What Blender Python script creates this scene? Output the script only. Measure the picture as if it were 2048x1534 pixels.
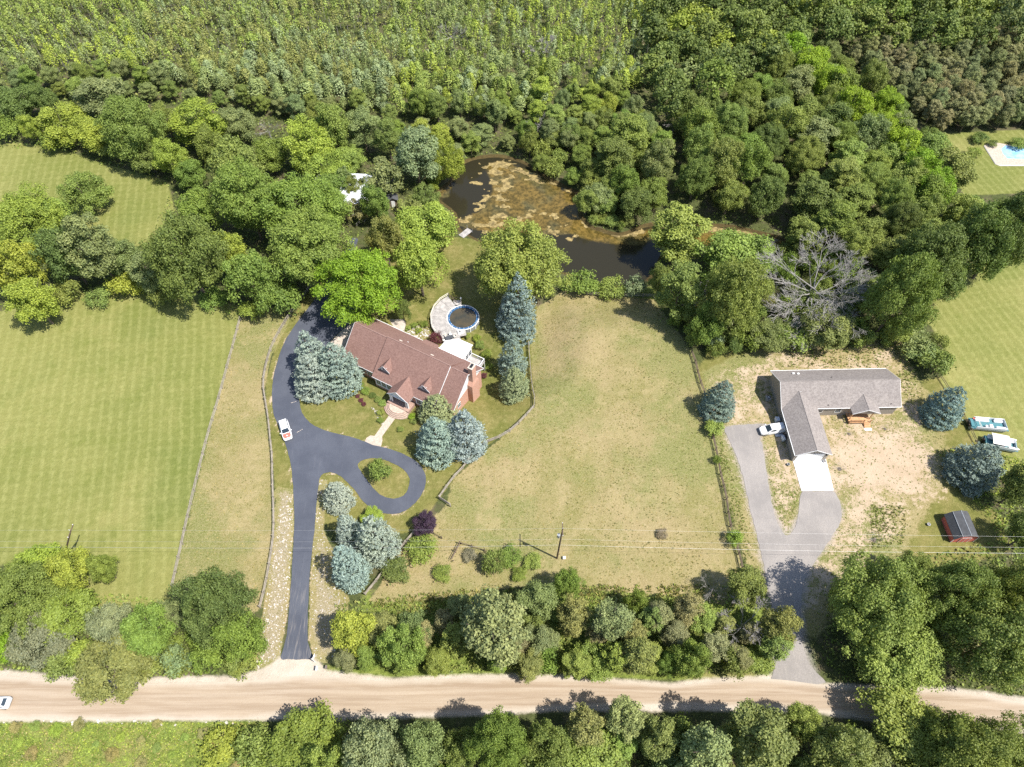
import bpy, bmesh, math, random
import numpy as np
from mathutils import Vector, Matrix, geometry

for o in list(bpy.data.objects):
    bpy.data.objects.remove(o)
SC = bpy.context.scene
COL = SC.collection
R_ = math.radians
rng = np.random.default_rng(7)
random.seed(7)

# ------------------------------------------------------------------ camera, sky, sun, exposure
FOC, PITCH, CAMH = 1400.0, R_(55.5), 121.0      # focal length in pixels of a 2048 px wide frame
cam = bpy.data.cameras.new('camera')
cam.sensor_fit = 'HORIZONTAL'
cam.sensor_width = 36.0
cam.lens = 36.0 * FOC / 2048.0
cam.clip_start = 1.0
cam.clip_end = 9000.0
cam_o = bpy.data.objects.new('camera', cam)
COL.objects.link(cam_o)
cam_o.location = (0, 0, CAMH)
cam_o.rotation_euler = (math.pi / 2 - PITCH, 0, 0)
SC.camera = cam_o

SUN_EL, SUN_AZ = R_(60.0), R_(-26.5)
world = bpy.data.worlds.new('World')
SC.world = world
world.use_nodes = True
wn = world.node_tree
wn.nodes.clear()
sky = wn.nodes.new('ShaderNodeTexSky')
sky.sky_type = 'NISHITA'
sky.sun_disc = False
sky.sun_elevation = SUN_EL
sky.sun_rotation = R_(90) - SUN_AZ
bg = wn.nodes.new('ShaderNodeBackground')
bg.inputs['Strength'].default_value = 0.13
wo = wn.nodes.new('ShaderNodeOutputWorld')
wn.links.new(sky.outputs[0], bg.inputs[0])
wn.links.new(bg.outputs[0], wo.inputs[0])

sl = bpy.data.lights.new('sun', 'SUN')
sl.energy = 5.0
sl.angle = R_(0.53)
sl.color = (1.0, 0.955, 0.88)
sun_o = bpy.data.objects.new('sun', sl)
COL.objects.link(sun_o)
SV = Vector((math.cos(SUN_EL) * math.cos(SUN_AZ), math.cos(SUN_EL) * math.sin(SUN_AZ), math.sin(SUN_EL)))
sun_o.rotation_euler = SV.to_track_quat('Z', 'Y').to_euler()
sun_o.location = SV * 200
vs = SC.view_settings
vs.view_transform = 'Standard'
vs.look = 'None'
vs.gamma = 1.0
vs.exposure = 0.62
vs.use_curve_mapping = False
SC.render.engine = 'CYCLES'
cy = SC.cycles
cy.use_denoising = False
cy.max_bounces = 5
cy.diffuse_bounces = 3
cy.glossy_bounces = 2
cy.transmission_bounces = 3
cy.transparent_max_bounces = 2
cy.caustics_reflective = cy.caustics_refractive = False
cy.sample_clamp_indirect = 4.0

# ------------------------------------------------------------------ measuring helpers
def ray(px, py):
    u = (px - 1024) / FOC
    v = (767 - py) / FOC
    return (u, math.cos(PITCH) + v * math.sin(PITCH), -math.sin(PITCH) + v * math.cos(PITCH))

def at(px, py, z=0.0):
    d = ray(px, py)
    t = (z - CAMH) / d[2]
    return Vector((d[0] * t, d[1] * t, z))

def proj(x, y, z):
    dz = z - CAMH
    dep = y * math.cos(PITCH) - dz * math.sin(PITCH)
    up = y * math.sin(PITCH) + dz * math.cos(PITCH)
    return 1024 + FOC * x / dep, 767 - FOC * up / dep, FOC / dep

def sstep(a, b, x):
    t = np.clip((x - a) / (b - a), 0, 1)
    return t * t * (3 - 2 * t)

def sdf(X, Y, poly):
    """signed distance to a polygon, negative inside"""
    d2 = np.full(X.shape, 1e12)
    ins = np.zeros(X.shape, bool)
    n = len(poly)
    for i in range(n):
        ax, ay = poly[i][0], poly[i][1]
        bx, by = poly[(i + 1) % n][0], poly[(i + 1) % n][1]
        ex, ey = bx - ax, by - ay
        L = ex * ex + ey * ey + 1e-12
        t = np.clip(((X - ax) * ex + (Y - ay) * ey) / L, 0, 1)
        dx, dy = X - ax - t * ex, Y - ay - t * ey
        d2 = np.minimum(d2, dx * dx + dy * dy)
        if ay != by:
            c = ((ay > Y) != (by > Y)) & (X < (bx - ax) * (Y - ay) / (by - ay) + ax)
            ins ^= c
    d = np.sqrt(d2)
    return np.where(ins, -d, d)

def vnoise(X, Y, seed=0.0):
    X = np.asarray(X, float); Y = np.asarray(Y, float)
    ix, iy = np.floor(X), np.floor(Y)
    fx_, fy_ = X - ix, Y - iy
    h = lambda a, b: np.mod(np.sin(a * 127.1 + b * 311.7 + seed * 17.3) * 43758.5453, 1.0)
    ux, uy = fx_ * fx_ * (3 - 2 * fx_), fy_ * fy_ * (3 - 2 * fy_)
    return (h(ix, iy) * (1 - ux) + h(ix + 1, iy) * ux) * (1 - uy) + (h(ix, iy + 1) * (1 - ux) + h(ix + 1, iy + 1) * ux) * uy

def fbm(X, Y, seed=0.0, oct=4):
    t, a, n = 0, 0.5, 0
    for k in range(oct):
        t = t + a * vnoise(X * 2 ** k + 31.7 * k, Y * 2 ** k - 17.1 * k, seed + k); n += a; a *= 0.5
    return t / n

def catmull(pts, n=6, closed=True):
    pts = [Vector(p) for p in pts]
    out = []
    m = len(pts)
    rngi = range(m) if closed else range(m - 1)
    for i in rngi:
        p1, p2 = pts[i], pts[(i + 1) % m]
        p0 = pts[(i - 1) % m] if closed or i > 0 else p1
        p3 = pts[(i + 2) % m] if closed or i + 2 < m else p2
        for k in range(n):
            t = k / n
            out.append(0.5 * ((2 * p1) + (p2 - p0) * t + (2 * p0 - 5 * p1 + 4 * p2 - p3) * t * t + (3 * p1 - p0 - 3 * p2 + p3) * t ** 3))
    if not closed:
        out.append(pts[-1])
    return out

# basin behind the brick house: the ground falls about 3 m to the pool and the pond
DROP = 3.0
WATER_Z = -3.35
basin = [at(*p, -DROP) for p in ((858, 610), (850, 470), (860, 385), (900, 315), (1000, 285), (1120, 345), (1200, 440), (1300, 430), (1600, 465), (1560, 530),
                                 (1310, 600), (1120, 590), (1075, 640), (1060, 720), (990, 760), (950, 745), (915, 705))]
POND = catmull([at(*p, WATER_Z) for p in ((927, 327), (954, 317), (995, 313), (1022, 318), (1051, 328), (1076, 347), (1107, 363), (1134, 377), (1163, 391), (1164, 408), (1161, 430),
        (1175, 451), (1197, 460), (1242, 470), (1282, 455), (1320, 449), (1397, 452), (1451, 453), (1506, 464), (1568, 482), (1545, 505), (1450, 500), (1340, 500), (1310, 540), (1293, 562), (1256, 571),
        (1198, 571), (1135, 548), (1085, 540), (1010, 505), (950, 478), (918, 458), (911, 428), (878, 401), (875, 387), (900, 366), (915, 345))], 3)

def zt(X, Y):
    X = np.asarray(X, float)
    Y = np.asarray(Y, float)
    d = sdf(X, Y, basin)
    z = -DROP * (1 - sstep(0.0, 13.0, d))
    dp = sdf(X, Y, POND)
    return z - 1.4 * sstep(0.5, -2.5, dp)

BX0, BX1 = min(p.x for p in basin) - 14, max(p.x for p in basin) + 14
BY0, BY1 = min(p.y for p in basin) - 14, max(p.y for p in basin) + 14
def zt1(x, y):
    if not (BX0 < x < BX1 and BY0 < y < BY1): return 0.0
    return float(zt(np.array([x]), np.array([y]))[0])

def G(px, py, dz=0.0):
    z = 0.0
    for _ in range(5):
        p = at(px, py, z + dz)
        z = zt1(p.x, p.y)
    return Vector((p.x, p.y, z + dz))

# ------------------------------------------------------------------ object helpers
def tag(o, label=None, cat=None, group=None, kind=None):
    if label: o['label'] = label
    if cat: o['category'] = cat
    if group: o['group'] = group
    if kind: o['kind'] = kind
    return o

def link(name, data, parent=None, loc=None, rot=None, scale=None):
    o = bpy.data.objects.new(name, data)
    COL.objects.link(o)
    if parent: o.parent = parent
    if loc is not None: o.location = loc
    if rot is not None: o.rotation_euler = rot
    if scale is not None: o.scale = scale
    return o

def thing(name, label, cat, loc=(0, 0, 0), rz=0.0, group=None):
    o = link(name, None, None, loc, (0, 0, rz))
    o.empty_display_size = 0.3
    return tag(o, label, cat, group)

def np_mesh(name, verts, faces, mats=(), attr=None, smooth=False, mat_idx=None, vattr=None):
    """verts (N,3), faces (M,k) with constant k"""
    verts = np.asarray(verts, np.float32)
    faces = np.asarray(faces, np.int32)
    me = bpy.data.meshes.new(name)
    nv, (nf, k) = len(verts), faces.shape
    me.vertices.add(nv)
    me.vertices.foreach_set('co', verts.ravel())
    me.loops.add(nf * k)
    me.loops.foreach_set('vertex_index', faces.ravel())
    me.polygons.add(nf)
    me.polygons.foreach_set('loop_start', np.arange(0, nf * k, k, dtype=np.int32))
    me.polygons.foreach_set('loop_total', np.full(nf, k, np.int32))
    for m in mats:
        me.materials.append(m)
    if mat_idx is not None:
        me.polygons.foreach_set('material_index', np.asarray(mat_idx, np.int32))
    me.polygons.foreach_set('use_smooth', np.full(nf, smooth))
    me.update(calc_edges=True)
    if attr is not None:
        a = me.attributes.new('v', 'FLOAT', 'FACE')
        a.data.foreach_set('value', np.asarray(attr, np.float32))
    if vattr:
        for nm, val in vattr.items():
            a = me.attributes.new(nm, 'FLOAT', 'POINT')
            a.data.foreach_set('value', np.asarray(val, np.float32))
    return me

class MB:
    """collects simple solids into one mesh"""
    def __init__(s):
        s.v, s.f = [], []
    def add(s, vs, fs):
        b = len(s.v)
        s.v += [tuple(v) for v in vs]
        s.f += [tuple(b + i for i in f) for f in fs]
        return s
    def box(s, x0, x1, y0, y1, z0, z1, M=None):
        vs = [Vector((x, y, z)) for z in (z0, z1) for y in (y0, y1) for x in (x0, x1)]
        if M: vs = [M @ v for v in vs]
        return s.add(vs, [(0, 2, 3, 1), (4, 5, 7, 6), (0, 1, 5, 4), (2, 6, 7, 3), (0, 4, 6, 2), (1, 3, 7, 5)])
    def prism(s, poly, d):
        """planar polygon (3-D points) extruded by vector d"""
        n = len(poly)
        p = [Vector(q) for q in poly]
        q = [a + Vector(d) for a in p]
        fs = [tuple(range(n)), tuple(range(2 * n - 1, n - 1, -1))]
        fs += [(i, n + i, n + (i + 1) % n, (i + 1) % n) for i in range(n)]
        return s.add(p + q, fs)
    def tube(s, pts, r, sides=6, cap=True):
        pts = [Vector(p) for p in pts]
        rs = r if isinstance(r, (list, tuple)) else [r] * len(pts)
        n = len(pts)
        vs = []
        for i, p in enumerate(pts):
            t = (pts[min(i + 1, n - 1)] - pts[max(i - 1, 0)]).normalized()
            a = t.orthogonal().normalized() if abs(t.z) > 0.95 else Vector((0, 0, 1)).cross(t).normalized()
            b = t.cross(a)
            vs += [p + (a * math.cos(2 * math.pi * k / sides) + b * math.sin(2 * math.pi * k / sides)) * rs[i] for k in range(sides)]
        fs = [(i * sides + k, i * sides + (k + 1) % sides, (i + 1) * sides + (k + 1) % sides, (i + 1) * sides + k) for i in range(n - 1) for k in range(sides)]
        if cap:
            fs += [tuple(range(sides - 1, -1, -1)), tuple((n - 1) * sides + k for k in range(sides))]
        return s.add(vs, fs)
    def loft(s, rings, cap=True):
        k = len(rings[0])
        vs = [v for r in rings for v in r]
        fs = [(i * k + j, i * k + (j + 1) % k, (i + 1) * k + (j + 1) % k, (i + 1) * k + j) for i in range(len(rings) - 1) for j in range(k)]
        if cap:
            fs += [tuple(range(k - 1, -1, -1)), tuple((len(rings) - 1) * k + j for j in range(k))]
        return s.add(vs, fs)
    def disc(s, c, r, z0, z1, n=24, r2=None):
        r2 = r if r2 is None else r2
        lo = [(c[0] + r * math.cos(2 * math.pi * i / n), c[1] + r * math.sin(2 * math.pi * i / n), z0) for i in range(n)]
        hi = [(c[0] + r2 * math.cos(2 * math.pi * i / n), c[1] + r2 * math.sin(2 * math.pi * i / n), z1) for i in range(n)]
        return s.loft([lo, hi])
    def mesh(s, name, mat, smooth=False, bevel=0.0):
        me = bpy.data.meshes.new(name)
        me.from_pydata(s.v, [], s.f)
        bm = bmesh.new()
        bm.from_mesh(me)
        bmesh.ops.recalc_face_normals(bm, faces=bm.faces)
        if bevel > 0:
            bmesh.ops.bevel(bm, geom=list(bm.edges), offset=bevel, segments=2, affect='EDGES', clamp_overlap=True)
        bm.to_mesh(me)
        bm.free()
        if mat: me.materials.append(mat)
        if smooth:
            me.polygons.foreach_set('use_smooth', [True] * len(me.polygons))
        me.update()
        return me
    def build(s, name, mat, parent=None, smooth=False, bevel=0.0, **k):
        return link(name, s.mesh(name, mat, smooth, bevel), parent, **k)

# ------------------------------------------------------------------ materials
class NT:
    def __init__(s, name):
        s.m = bpy.data.materials.new(name)
        s.m.use_nodes = True
        s.t = s.m.node_tree
        s.t.nodes.clear()
        s.out = s.n('OutputMaterial')
    def n(s, kind, **k):
        nd = s.t.nodes.new('ShaderNode' + kind)
        for a, b in k.items(): setattr(nd, a, b)
        return nd
    def put(s, sock, v):
        if isinstance(v, bpy.types.NodeSocket):
            s.t.links.new(v, sock)
        elif v is not None:
            if sock.type == 'RGBA' and len(v) == 3: v = (*v, 1)
            sock.default_value = v
    def math(s, op, a, b=None, c=None, clamp=False):
        nd = s.n('Math', operation=op, use_clamp=clamp)
        for i, v in enumerate((a, b, c)):
            if v is not None: s.put(nd.inputs[i], v)
        return nd.outputs[0]
    def mix(s, f, a, b, blend='MIX'):
        nd = s.n('Mix', data_type='RGBA', blend_type=blend)
        s.put(nd.inputs[0], f); s.put(nd.inputs[6], a); s.put(nd.inputs[7], b)
        return nd.outputs[2]
    def step(s, v, lo, hi):
        nd = s.n('MapRange', interpolation_type='SMOOTHSTEP')
        s.put(nd.inputs[0], v); nd.inputs[1].default_value = lo; nd.inputs[2].default_value = hi
        return nd.outputs[0]
    def pos(s):
        return s.n('NewGeometry').outputs['Position']
    def obj(s):
        return s.n('TexCoord').outputs['Object']
    def noise(s, vec, scale, detail=3.0, rough=0.55, stretch=None, rot=0.0):
        if stretch or rot:
            mp = s.n('Mapping')
            s.put(mp.inputs[0], vec)
            mp.inputs['Scale'].default_value = stretch or (1, 1, 1)
            mp.inputs['Rotation'].default_value = (0, 0, rot)
            vec = mp.outputs[0]
        nd = s.n('TexNoise')
        s.put(nd.inputs['Vector'], vec)
        nd.inputs['Scale'].default_value = scale
        nd.inputs['Detail'].default_value = detail
        nd.inputs['Roughness'].default_value = rough
        return nd.outputs[0]
    def attr(s, name):
        return s.n('Attribute', attribute_name=name).outputs['Fac']
    def bsdf(s, col, rough=0.8, spec=0.3, metal=0.0, normal=None, coat=0.0):
        b = s.n('BsdfPrincipled')
        s.put(b.inputs['Base Color'], col)
        s.put(b.inputs['Roughness'], rough)
        b.inputs['Specular IOR Level'].default_value = spec
        b.inputs['Metallic'].default_value = metal
        b.inputs['Coat Weight'].default_value = coat
        if normal: s.put(b.inputs['Normal'], normal)
        return b.outputs[0]
    def bump(s, h, strength=0.4, dist=0.1):
        b = s.n('Bump')
        b.inputs['Strength'].default_value = strength
        b.inputs['Distance'].default_value = dist
        s.put(b.inputs['Height'], h)
        return b.outputs[0]
    def done(s, sh):
        s.t.links.new(sh, s.out.inputs[0])
        return s.m

def plain(name, col, rough=0.7, var=0.15, scale=2.0, spec=0.3, metal=0.0, bump=0.0, coat=0.0, fine=None):
    t = NT(name)
    p = t.pos()
    f = t.noise(p, scale, 4, 0.6)
    lo = tuple(c * (1 - var) for c in col)
    hi = tuple(min(1, c * (1 + var)) for c in col)
    c = t.mix(t.step(f, 0.3, 0.7), lo, hi)
    if fine:
        g = t.noise(p, fine, 2, 0.6)
        c = t.mix(t.step(g, 0.35, 0.65), c, t.mix(1.0, c, (0.78, 0.78, 0.78), 'MULTIPLY'))
    nm = t.bump(t.noise(p, fine or scale * 6, 3), bump, 0.05) if bump else None
    return t.done(t.bsdf(c, rough, spec, metal, nm, coat))

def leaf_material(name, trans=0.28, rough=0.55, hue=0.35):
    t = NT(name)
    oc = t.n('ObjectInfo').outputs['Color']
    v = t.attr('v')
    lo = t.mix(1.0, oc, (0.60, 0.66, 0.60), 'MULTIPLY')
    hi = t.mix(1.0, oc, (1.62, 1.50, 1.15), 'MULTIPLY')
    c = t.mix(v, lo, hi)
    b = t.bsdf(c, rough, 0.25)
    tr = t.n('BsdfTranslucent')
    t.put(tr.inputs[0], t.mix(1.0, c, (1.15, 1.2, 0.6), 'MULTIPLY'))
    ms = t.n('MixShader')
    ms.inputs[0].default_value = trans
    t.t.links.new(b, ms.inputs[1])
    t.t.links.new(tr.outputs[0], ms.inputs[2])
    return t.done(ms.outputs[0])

M = {}
M['leaf'] = leaf_material('foliage')
M['needle'] = leaf_material('needles', 0.10, 0.6)
M['bark'] = plain('bark', (0.13, 0.105, 0.08), 0.9, 0.3, 3)
M['deadwood'] = plain('dead_wood', (0.255, 0.24, 0.222), 0.9, 0.22, 2)
M['fence'] = plain('weathered_rail', (0.30, 0.265, 0.22), 0.9, 0.25, 1.5)
M['fence_dark'] = plain('brown_rail', (0.16, 0.12, 0.085), 0.9, 0.25, 1.5)
M['white'] = plain('white_paint', (0.80, 0.80, 0.79), 0.5, 0.05, 2)
M['trim'] = plain('grey_white_trim', (0.72, 0.72, 0.72), 0.5, 0.05, 2)
M['glass'] = plain('window_glass', (0.03, 0.045, 0.06), 0.06, 0.2, 1, spec=0.6)
M['door'] = plain('dark_door', (0.06, 0.06, 0.07), 0.5, 0.1, 2)
M['black'] = plain('black_plastic', (0.02, 0.02, 0.022), 0.5, 0.2, 3)
M['tyre'] = plain('tyre_rubber', (0.025, 0.025, 0.025), 0.8, 0.1, 5)
M['rim'] = plain('wheel_rim', (0.45, 0.45, 0.46), 0.35, 0.05, 5, metal=0.7)
M['metal'] = plain('galvanised_metal', (0.42, 0.44, 0.46), 0.4, 0.1, 3, metal=0.5)
M['carwhite'] = plain('white_car_paint', (0.80, 0.80, 0.81), 0.28, 0.02, 2, coat=0.5)
M['carred'] = plain('red_bonnet_paint', (0.62, 0.16, 0.12), 0.35, 0.18, 3, coat=0.4)
M['carsilver'] = plain('silver_car_paint', (0.62, 0.64, 0.66), 0.32, 0.04, 2, coat=0.5)
M['pole'] = plain('pole_wood', (0.12, 0.085, 0.06), 0.9, 0.25, 2)
M['wire'] = plain('cable', (0.50, 0.50, 0.50), 0.5, 0.1, 1, metal=0.3)
M['deckgrey'] = plain('weathered_deck', (0.42, 0.395, 0.375), 0.85, 0.22, 1.1, fine=7)
M['deckwood'] = plain('new_deck_wood', (0.50, 0.29, 0.15), 0.7, 0.2, 2)
M['concrete'] = plain('pale_concrete', (0.80, 0.79, 0.77), 0.85, 0.04, 0.6)
M['apron'] = plain('beige_concrete', (0.52, 0.45, 0.38), 0.85, 0.10, 0.8, fine=6)
M['paver'] = plain('beige_pavers', (0.50, 0.42, 0.34), 0.85, 0.15, 2.5, fine=8)
M['step'] = plain('brick_steps', (0.36, 0.24, 0.19), 0.85, 0.15, 3)
M['stone'] = plain('field_stone', (0.50, 0.46, 0.41), 0.85, 0.25, 0.9)
M['vinyl'] = plain('tan_siding', (0.30, 0.27, 0.235), 0.7, 0.04, 0.7)
M['blueliner'] = plain('blue_liner', (0.045, 0.125, 0.26), 0.35, 0.18, 2)
M['teal'] = plain('teal_carpet', (0.075, 0.20, 0.225), 0.8, 0.12, 2)
M['barnred'] = plain('red_boards', (0.50, 0.13, 0.105), 0.8, 0.12, 2.5)
M['darkroof'] = plain('charcoal_shingle', (0.085, 0.088, 0.095), 0.85, 0.15, 1.5, fine=9)
M['whiteroof'] = plain('white_metal_roof', (0.66, 0.68, 0.72), 0.35, 0.06, 0.7)
M['tarp'] = plain('cream_canvas', (0.72, 0.68, 0.60), 0.8, 0.06, 2)
M['grill'] = plain('dark_vinyl', (0.07, 0.075, 0.085), 0.6, 0.2, 3)
M['rust'] = plain('brown_box', (0.17, 0.14, 0.13), 0.6, 0.15, 3)
M['sidingwhite'] = plain('white_lap_siding', (0.74, 0.73, 0.71), 0.6, 0.03, 1)

def brick_mat():
    t = NT('salmon_brick')
    br = t.n('TexBrick')
    mp = t.n('Mapping')
    t.put(mp.inputs[0], t.obj())
    br2 = br
    cx = t.n('SeparateXYZ'); t.put(cx.inputs[0], t.obj())
    cb = t.n('CombineXYZ')
    t.put(cb.inputs[0], t.math('ADD', cx.outputs[0], cx.outputs[1])); t.put(cb.inputs[1], cx.outputs[2])
    t.put(br.inputs['Vector'], cb.outputs[0])
    br.inputs['Color1'].default_value = (0.44, 0.20, 0.135, 1)
    br.inputs['Color2'].default_value = (0.56, 0.31, 0.225, 1)
    br.inputs['Mortar'].default_value = (0.56, 0.48, 0.42, 1)
    br.inputs['Scale'].default_value = 4.2
    br.inputs['Mortar Size'].default_value = 0.015
    c = t.mix(t.math('MULTIPLY', t.noise(t.pos(), 0.8, 3), 0.4), br.outputs[0], (0.50, 0.30, 0.22))
    return t.done(t.bsdf(c, 0.85, 0.2))
M['brick'] = brick_mat()

def shingle_mat(name, c1, c2, course=0.16):
    t = NT(name)
    p = t.pos()
    o = t.obj()
    big = t.noise(p, 0.35, 3)
    tab = t.noise(o, 2.6, 3, 0.7, stretch=(1, 1, 1.6))
    fine = t.noise(o, 7.0, 2, 0.7)
    f = t.math('ADD', t.math('MULTIPLY', t.step(tab, 0.36, 0.64), 0.6), t.math('MULTIPLY', t.step(fine, 0.3, 0.7), 0.4))
    c = t.mix(f, c1, c2)
    c = t.mix(t.math('MULTIPLY', t.step(big, 0.35, 0.65), 0.25), c, t.mix(1.0, c, (0.75, 0.75, 0.78), 'MULTIPLY'))
    sx = t.n('SeparateXYZ'); t.put(sx.inputs[0], o)
    fr = t.math('FRACT', t.math('DIVIDE', sx.outputs[2], course))
    line = t.math('LESS_THAN', fr, 0.14)
    c = t.mix(t.math('MULTIPLY', line, 0.25), c, t.mix(1.0, c, (0.6, 0.6, 0.6), 'MULTIPLY'))
    return t.done(t.bsdf(c, 0.9, 0.2, 0, t.bump(fr, 0.3, 0.03)))
M['roofbrown'] = shingle_mat('brown_shingle', (0.185, 0.105, 0.085), (0.285, 0.175, 0.145))
M['ridge'] = plain('ridge_shingle', (0.29, 0.185, 0.155), 0.9, 0.12, 3)
M['roofgrey'] = shingle_mat('grey_shingle', (0.188, 0.165, 0.152), (0.318, 0.284, 0.262))

def ground_mat():
    t = NT('ground_cover')
    p = t.pos()
    n02 = t.noise(p, 0.02, 4, 0.6)
    n06 = t.noise(p, 0.06, 4, 0.6)
    n25 = t.noise(p, 0.25, 4, 0.65)
    n1 = t.noise(p, 1.1, 4, 0.7)
    n4 = t.noise(p, 4.5, 3, 0.7)
    det = t.math('ADD', t.math('MULTIPLY', n1, 0.55), t.math('MULTIPLY', n4, 0.45))
    def zone(name, k=0.9, lo=0.42, hi=0.58):
        e = t.math('MULTIPLY', t.math('SUBTRACT', t.math('ADD', t.math('MULTIPLY', n25, 0.4), t.math('MULTIPLY', det, 0.6)), 0.5), k)
        return t.step(t.math('ADD', t.attr(name), e), lo, hi)
    # woodland floor
    wood = t.mix(t.step(det, 0.35, 0.65), (0.045, 0.055, 0.02), (0.095, 0.11, 0.038))
    wood = t.mix(t.step(n25, 0.45, 0.7), wood, (0.12, 0.10, 0.06))
    # lush verge
    lush = t.mix(t.step(det, 0.35, 0.66), (0.085, 0.115, 0.022), (0.22, 0.26, 0.06))
    lush = t.mix(t.step(n06, 0.5, 0.7), lush, (0.25, 0.22, 0.09))
    # garden lawn round the brick house
    yard = t.mix(t.step(n06, 0.3, 0.7), (0.165, 0.168, 0.048), (0.225, 0.205, 0.068))
    yard = t.mix(t.step(n25, 0.42, 0.72), yard, (0.28, 0.235, 0.095))
    yard = t.mix(t.math('MULTIPLY', t.step(n1, 0.54, 0.72), 0.4), yard, (0.30, 0.265, 0.13))
    yard = t.mix(t.math('MULTIPLY', t.step(det, 0.36, 0.62), 0.75), t.mix(1.0, yard, (0.62, 0.66, 0.55), 'MULTIPLY'), yard)
    # mown hay field with faint stripes
    lawn = t.mix(t.step(n02, 0.36, 0.62), (0.195, 0.208, 0.060), (0.270, 0.258, 0.090))
    lawn = t.mix(t.math('MULTIPLY', t.step(n06, 0.5, 0.72), 0.7), lawn, (0.325, 0.292, 0.115))
    lawn = t.mix(t.math('MULTIPLY', t.step(t.noise(p, 0.028, 5, 0.62, rot=0.7), 0.52, 0.66), 0.6), lawn, (0.165, 0.190, 0.055))
    lawn = t.mix(t.math('MULTIPLY', t.step(n25, 0.45, 0.75), 0.45), lawn, (0.16, 0.185, 0.04))
    for ang, per, amt in ((R_(-13), 2.0, 0.26), (R_(82), 2.3, 0.09)):
        rot = t.n('VectorRotate', rotation_type='Z_AXIS')
        t.put(rot.inputs[0], p); rot.inputs['Angle'].default_value = ang
        sx = t.n('SeparateXYZ'); t.put(sx.inputs[0], rot.outputs[0])
        w = t.math('SINE', t.math('ADD', t.math('MULTIPLY', sx.outputs[0], 2 * math.pi / per), t.math('MULTIPLY', n06, 7.0)))
        w = t.math('MULTIPLY', t.math('MULTIPLY', t.step(w, -0.2, 1.0), t.step(n1, 0.25, 0.6)), amt)
        lawn = t.mix(w, lawn, (0.40, 0.385, 0.16))
    lawn = t.mix(t.math('MULTIPLY', t.step(det, 0.38, 0.64), 0.6), t.mix(1.0, lawn, (0.72, 0.76, 0.66), 'MULTIPLY'), lawn)
    # dry rough meadow
    mead = t.mix(t.step(n06, 0.38, 0.64), (0.215, 0.192, 0.066), (0.325, 0.250, 0.130))
    mead = t.mix(t.math('MULTIPLY', t.step(n25, 0.46, 0.7), 0.8), mead, (0.35, 0.275, 0.145))
    mead = t.mix(t.math('MULTIPLY', t.step(t.noise(p, 0.035, 5, 0.65), 0.44, 0.58), 0.85), mead, (0.165, 0.182, 0.052))
    mead = t.mix(t.math('MULTIPLY', t.step(t.noise(p, 0.13, 5, 0.7), 0.50, 0.66), 0.7), mead, (0.36, 0.285, 0.145))
    mead = t.mix(t.math('MULTIPLY', t.step(n4, 0.4, 0.62), 0.45), mead, (0.36, 0.30, 0.17))
    mead = t.mix(t.math('MULTIPLY', t.step(det, 0.62, 0.38), 0.55), mead, t.mix(1.0, mead, (0.62, 0.68, 0.55), 'MULTIPLY'))
    mead = t.mix(t.math('MULTIPLY', t.step(n1, 0.52, 0.70), 0.5), mead, (0.155, 0.165, 0.05))
    mead = t.mix(t.math('MULTIPLY', t.step(t.noise(p, 2.3, 4, 0.75), 0.55, 0.72), 0.55), mead, (0.40, 0.335, 0.205))
    # bare sand, gravel, stony strip
    sand = t.mix(t.step(n25, 0.3, 0.7), (0.405, 0.310, 0.212), (0.465, 0.368, 0.262))
    sand = t.mix(t.math('MULTIPLY', t.step(n4, 0.35, 0.65), 0.25), sand, (0.35, 0.265, 0.175))
    pale = t.mix(t.step(n25, 0.3, 0.7), (0.40, 0.345, 0.275), (0.50, 0.44, 0.365))
    grav = t.mix(t.step(n4, 0.35, 0.65), (0.25, 0.225, 0.205), (0.34, 0.31, 0.285))
    stony = t.mix(t.step(n4, 0.38, 0.6), (0.22, 0.19, 0.095), (0.34, 0.285, 0.195))
    mud = t.mix(t.step(n1, 0.3, 0.7), (0.06, 0.045, 0.02), (0.10, 0.075, 0.03))
    c = wood
    c = t.mix(zone('lush'), c, lush)
    c = t.mix(zone('yard', 0.8), c, yard)
    c = t.mix(zone('lawn', 0.5), c, lawn)
    c = t.mix(zone('meadow', 1.0), c, mead)
    c = t.mix(zone('stony', 1.3), c, stony)
    c = t.mix(zone('sand', 2.2, 0.40, 0.60), c, sand)
    c = t.mix(zone('gravel', 0.8, 0.3, 0.7), c, grav)
    c = t.mix(zone('pale', 0.7, 0.35, 0.65), c, pale)
    c = t.mix(zone('mud', 0.3), c, mud)
    h = t.math('ADD', t.math('MULTIPLY', n4, 0.6), n1)
    return t.done(t.bsdf(c, 0.95, 0.1, 0, t.bump(h, 0.7, 0.25)))
M['ground'] = ground_mat()

def asphalt_mat():
    t = NT('sealed_asphalt')
    p = t.pos()
    a = t.noise(p, 0.18, 4, 0.6)
    b = t.noise(p, 6, 2, 0.6)
    st = t.noise(p, 1.6, 3, 0.6, stretch=(1.6, 0.12, 1))
    c = t.mix(t.step(a, 0.35, 0.65), (0.066, 0.073, 0.094), (0.088, 0.096, 0.119))
    c = t.mix(t.math('MULTIPLY', t.step(st, 0.55, 0.75), 0.22), c, (0.15, 0.15, 0.165))
    c = t.mix(t.math('MULTIPLY', t.step(b, 0.4, 0.6), 0.25), c, (0.05, 0.054, 0.07))
    sy = t.n('SeparateXYZ'); t.put(sy.inputs[0], p)
    dust = t.math('MULTIPLY', t.step(sy.outputs[1], 47.0, 29.0), t.step(t.noise(p, 2.2, 3, 0.6, stretch=(2.2, 0.1, 1)), 0.5, 0.72))
    c = t.mix(t.math('MULTIPLY', dust, 0.55), c, (0.36, 0.32, 0.28))
    return t.done(t.bsdf(c, 0.55, 0.4, 0, t.bump(b, 0.15, 0.03)))
M['asphalt'] = asphalt_mat()

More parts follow.
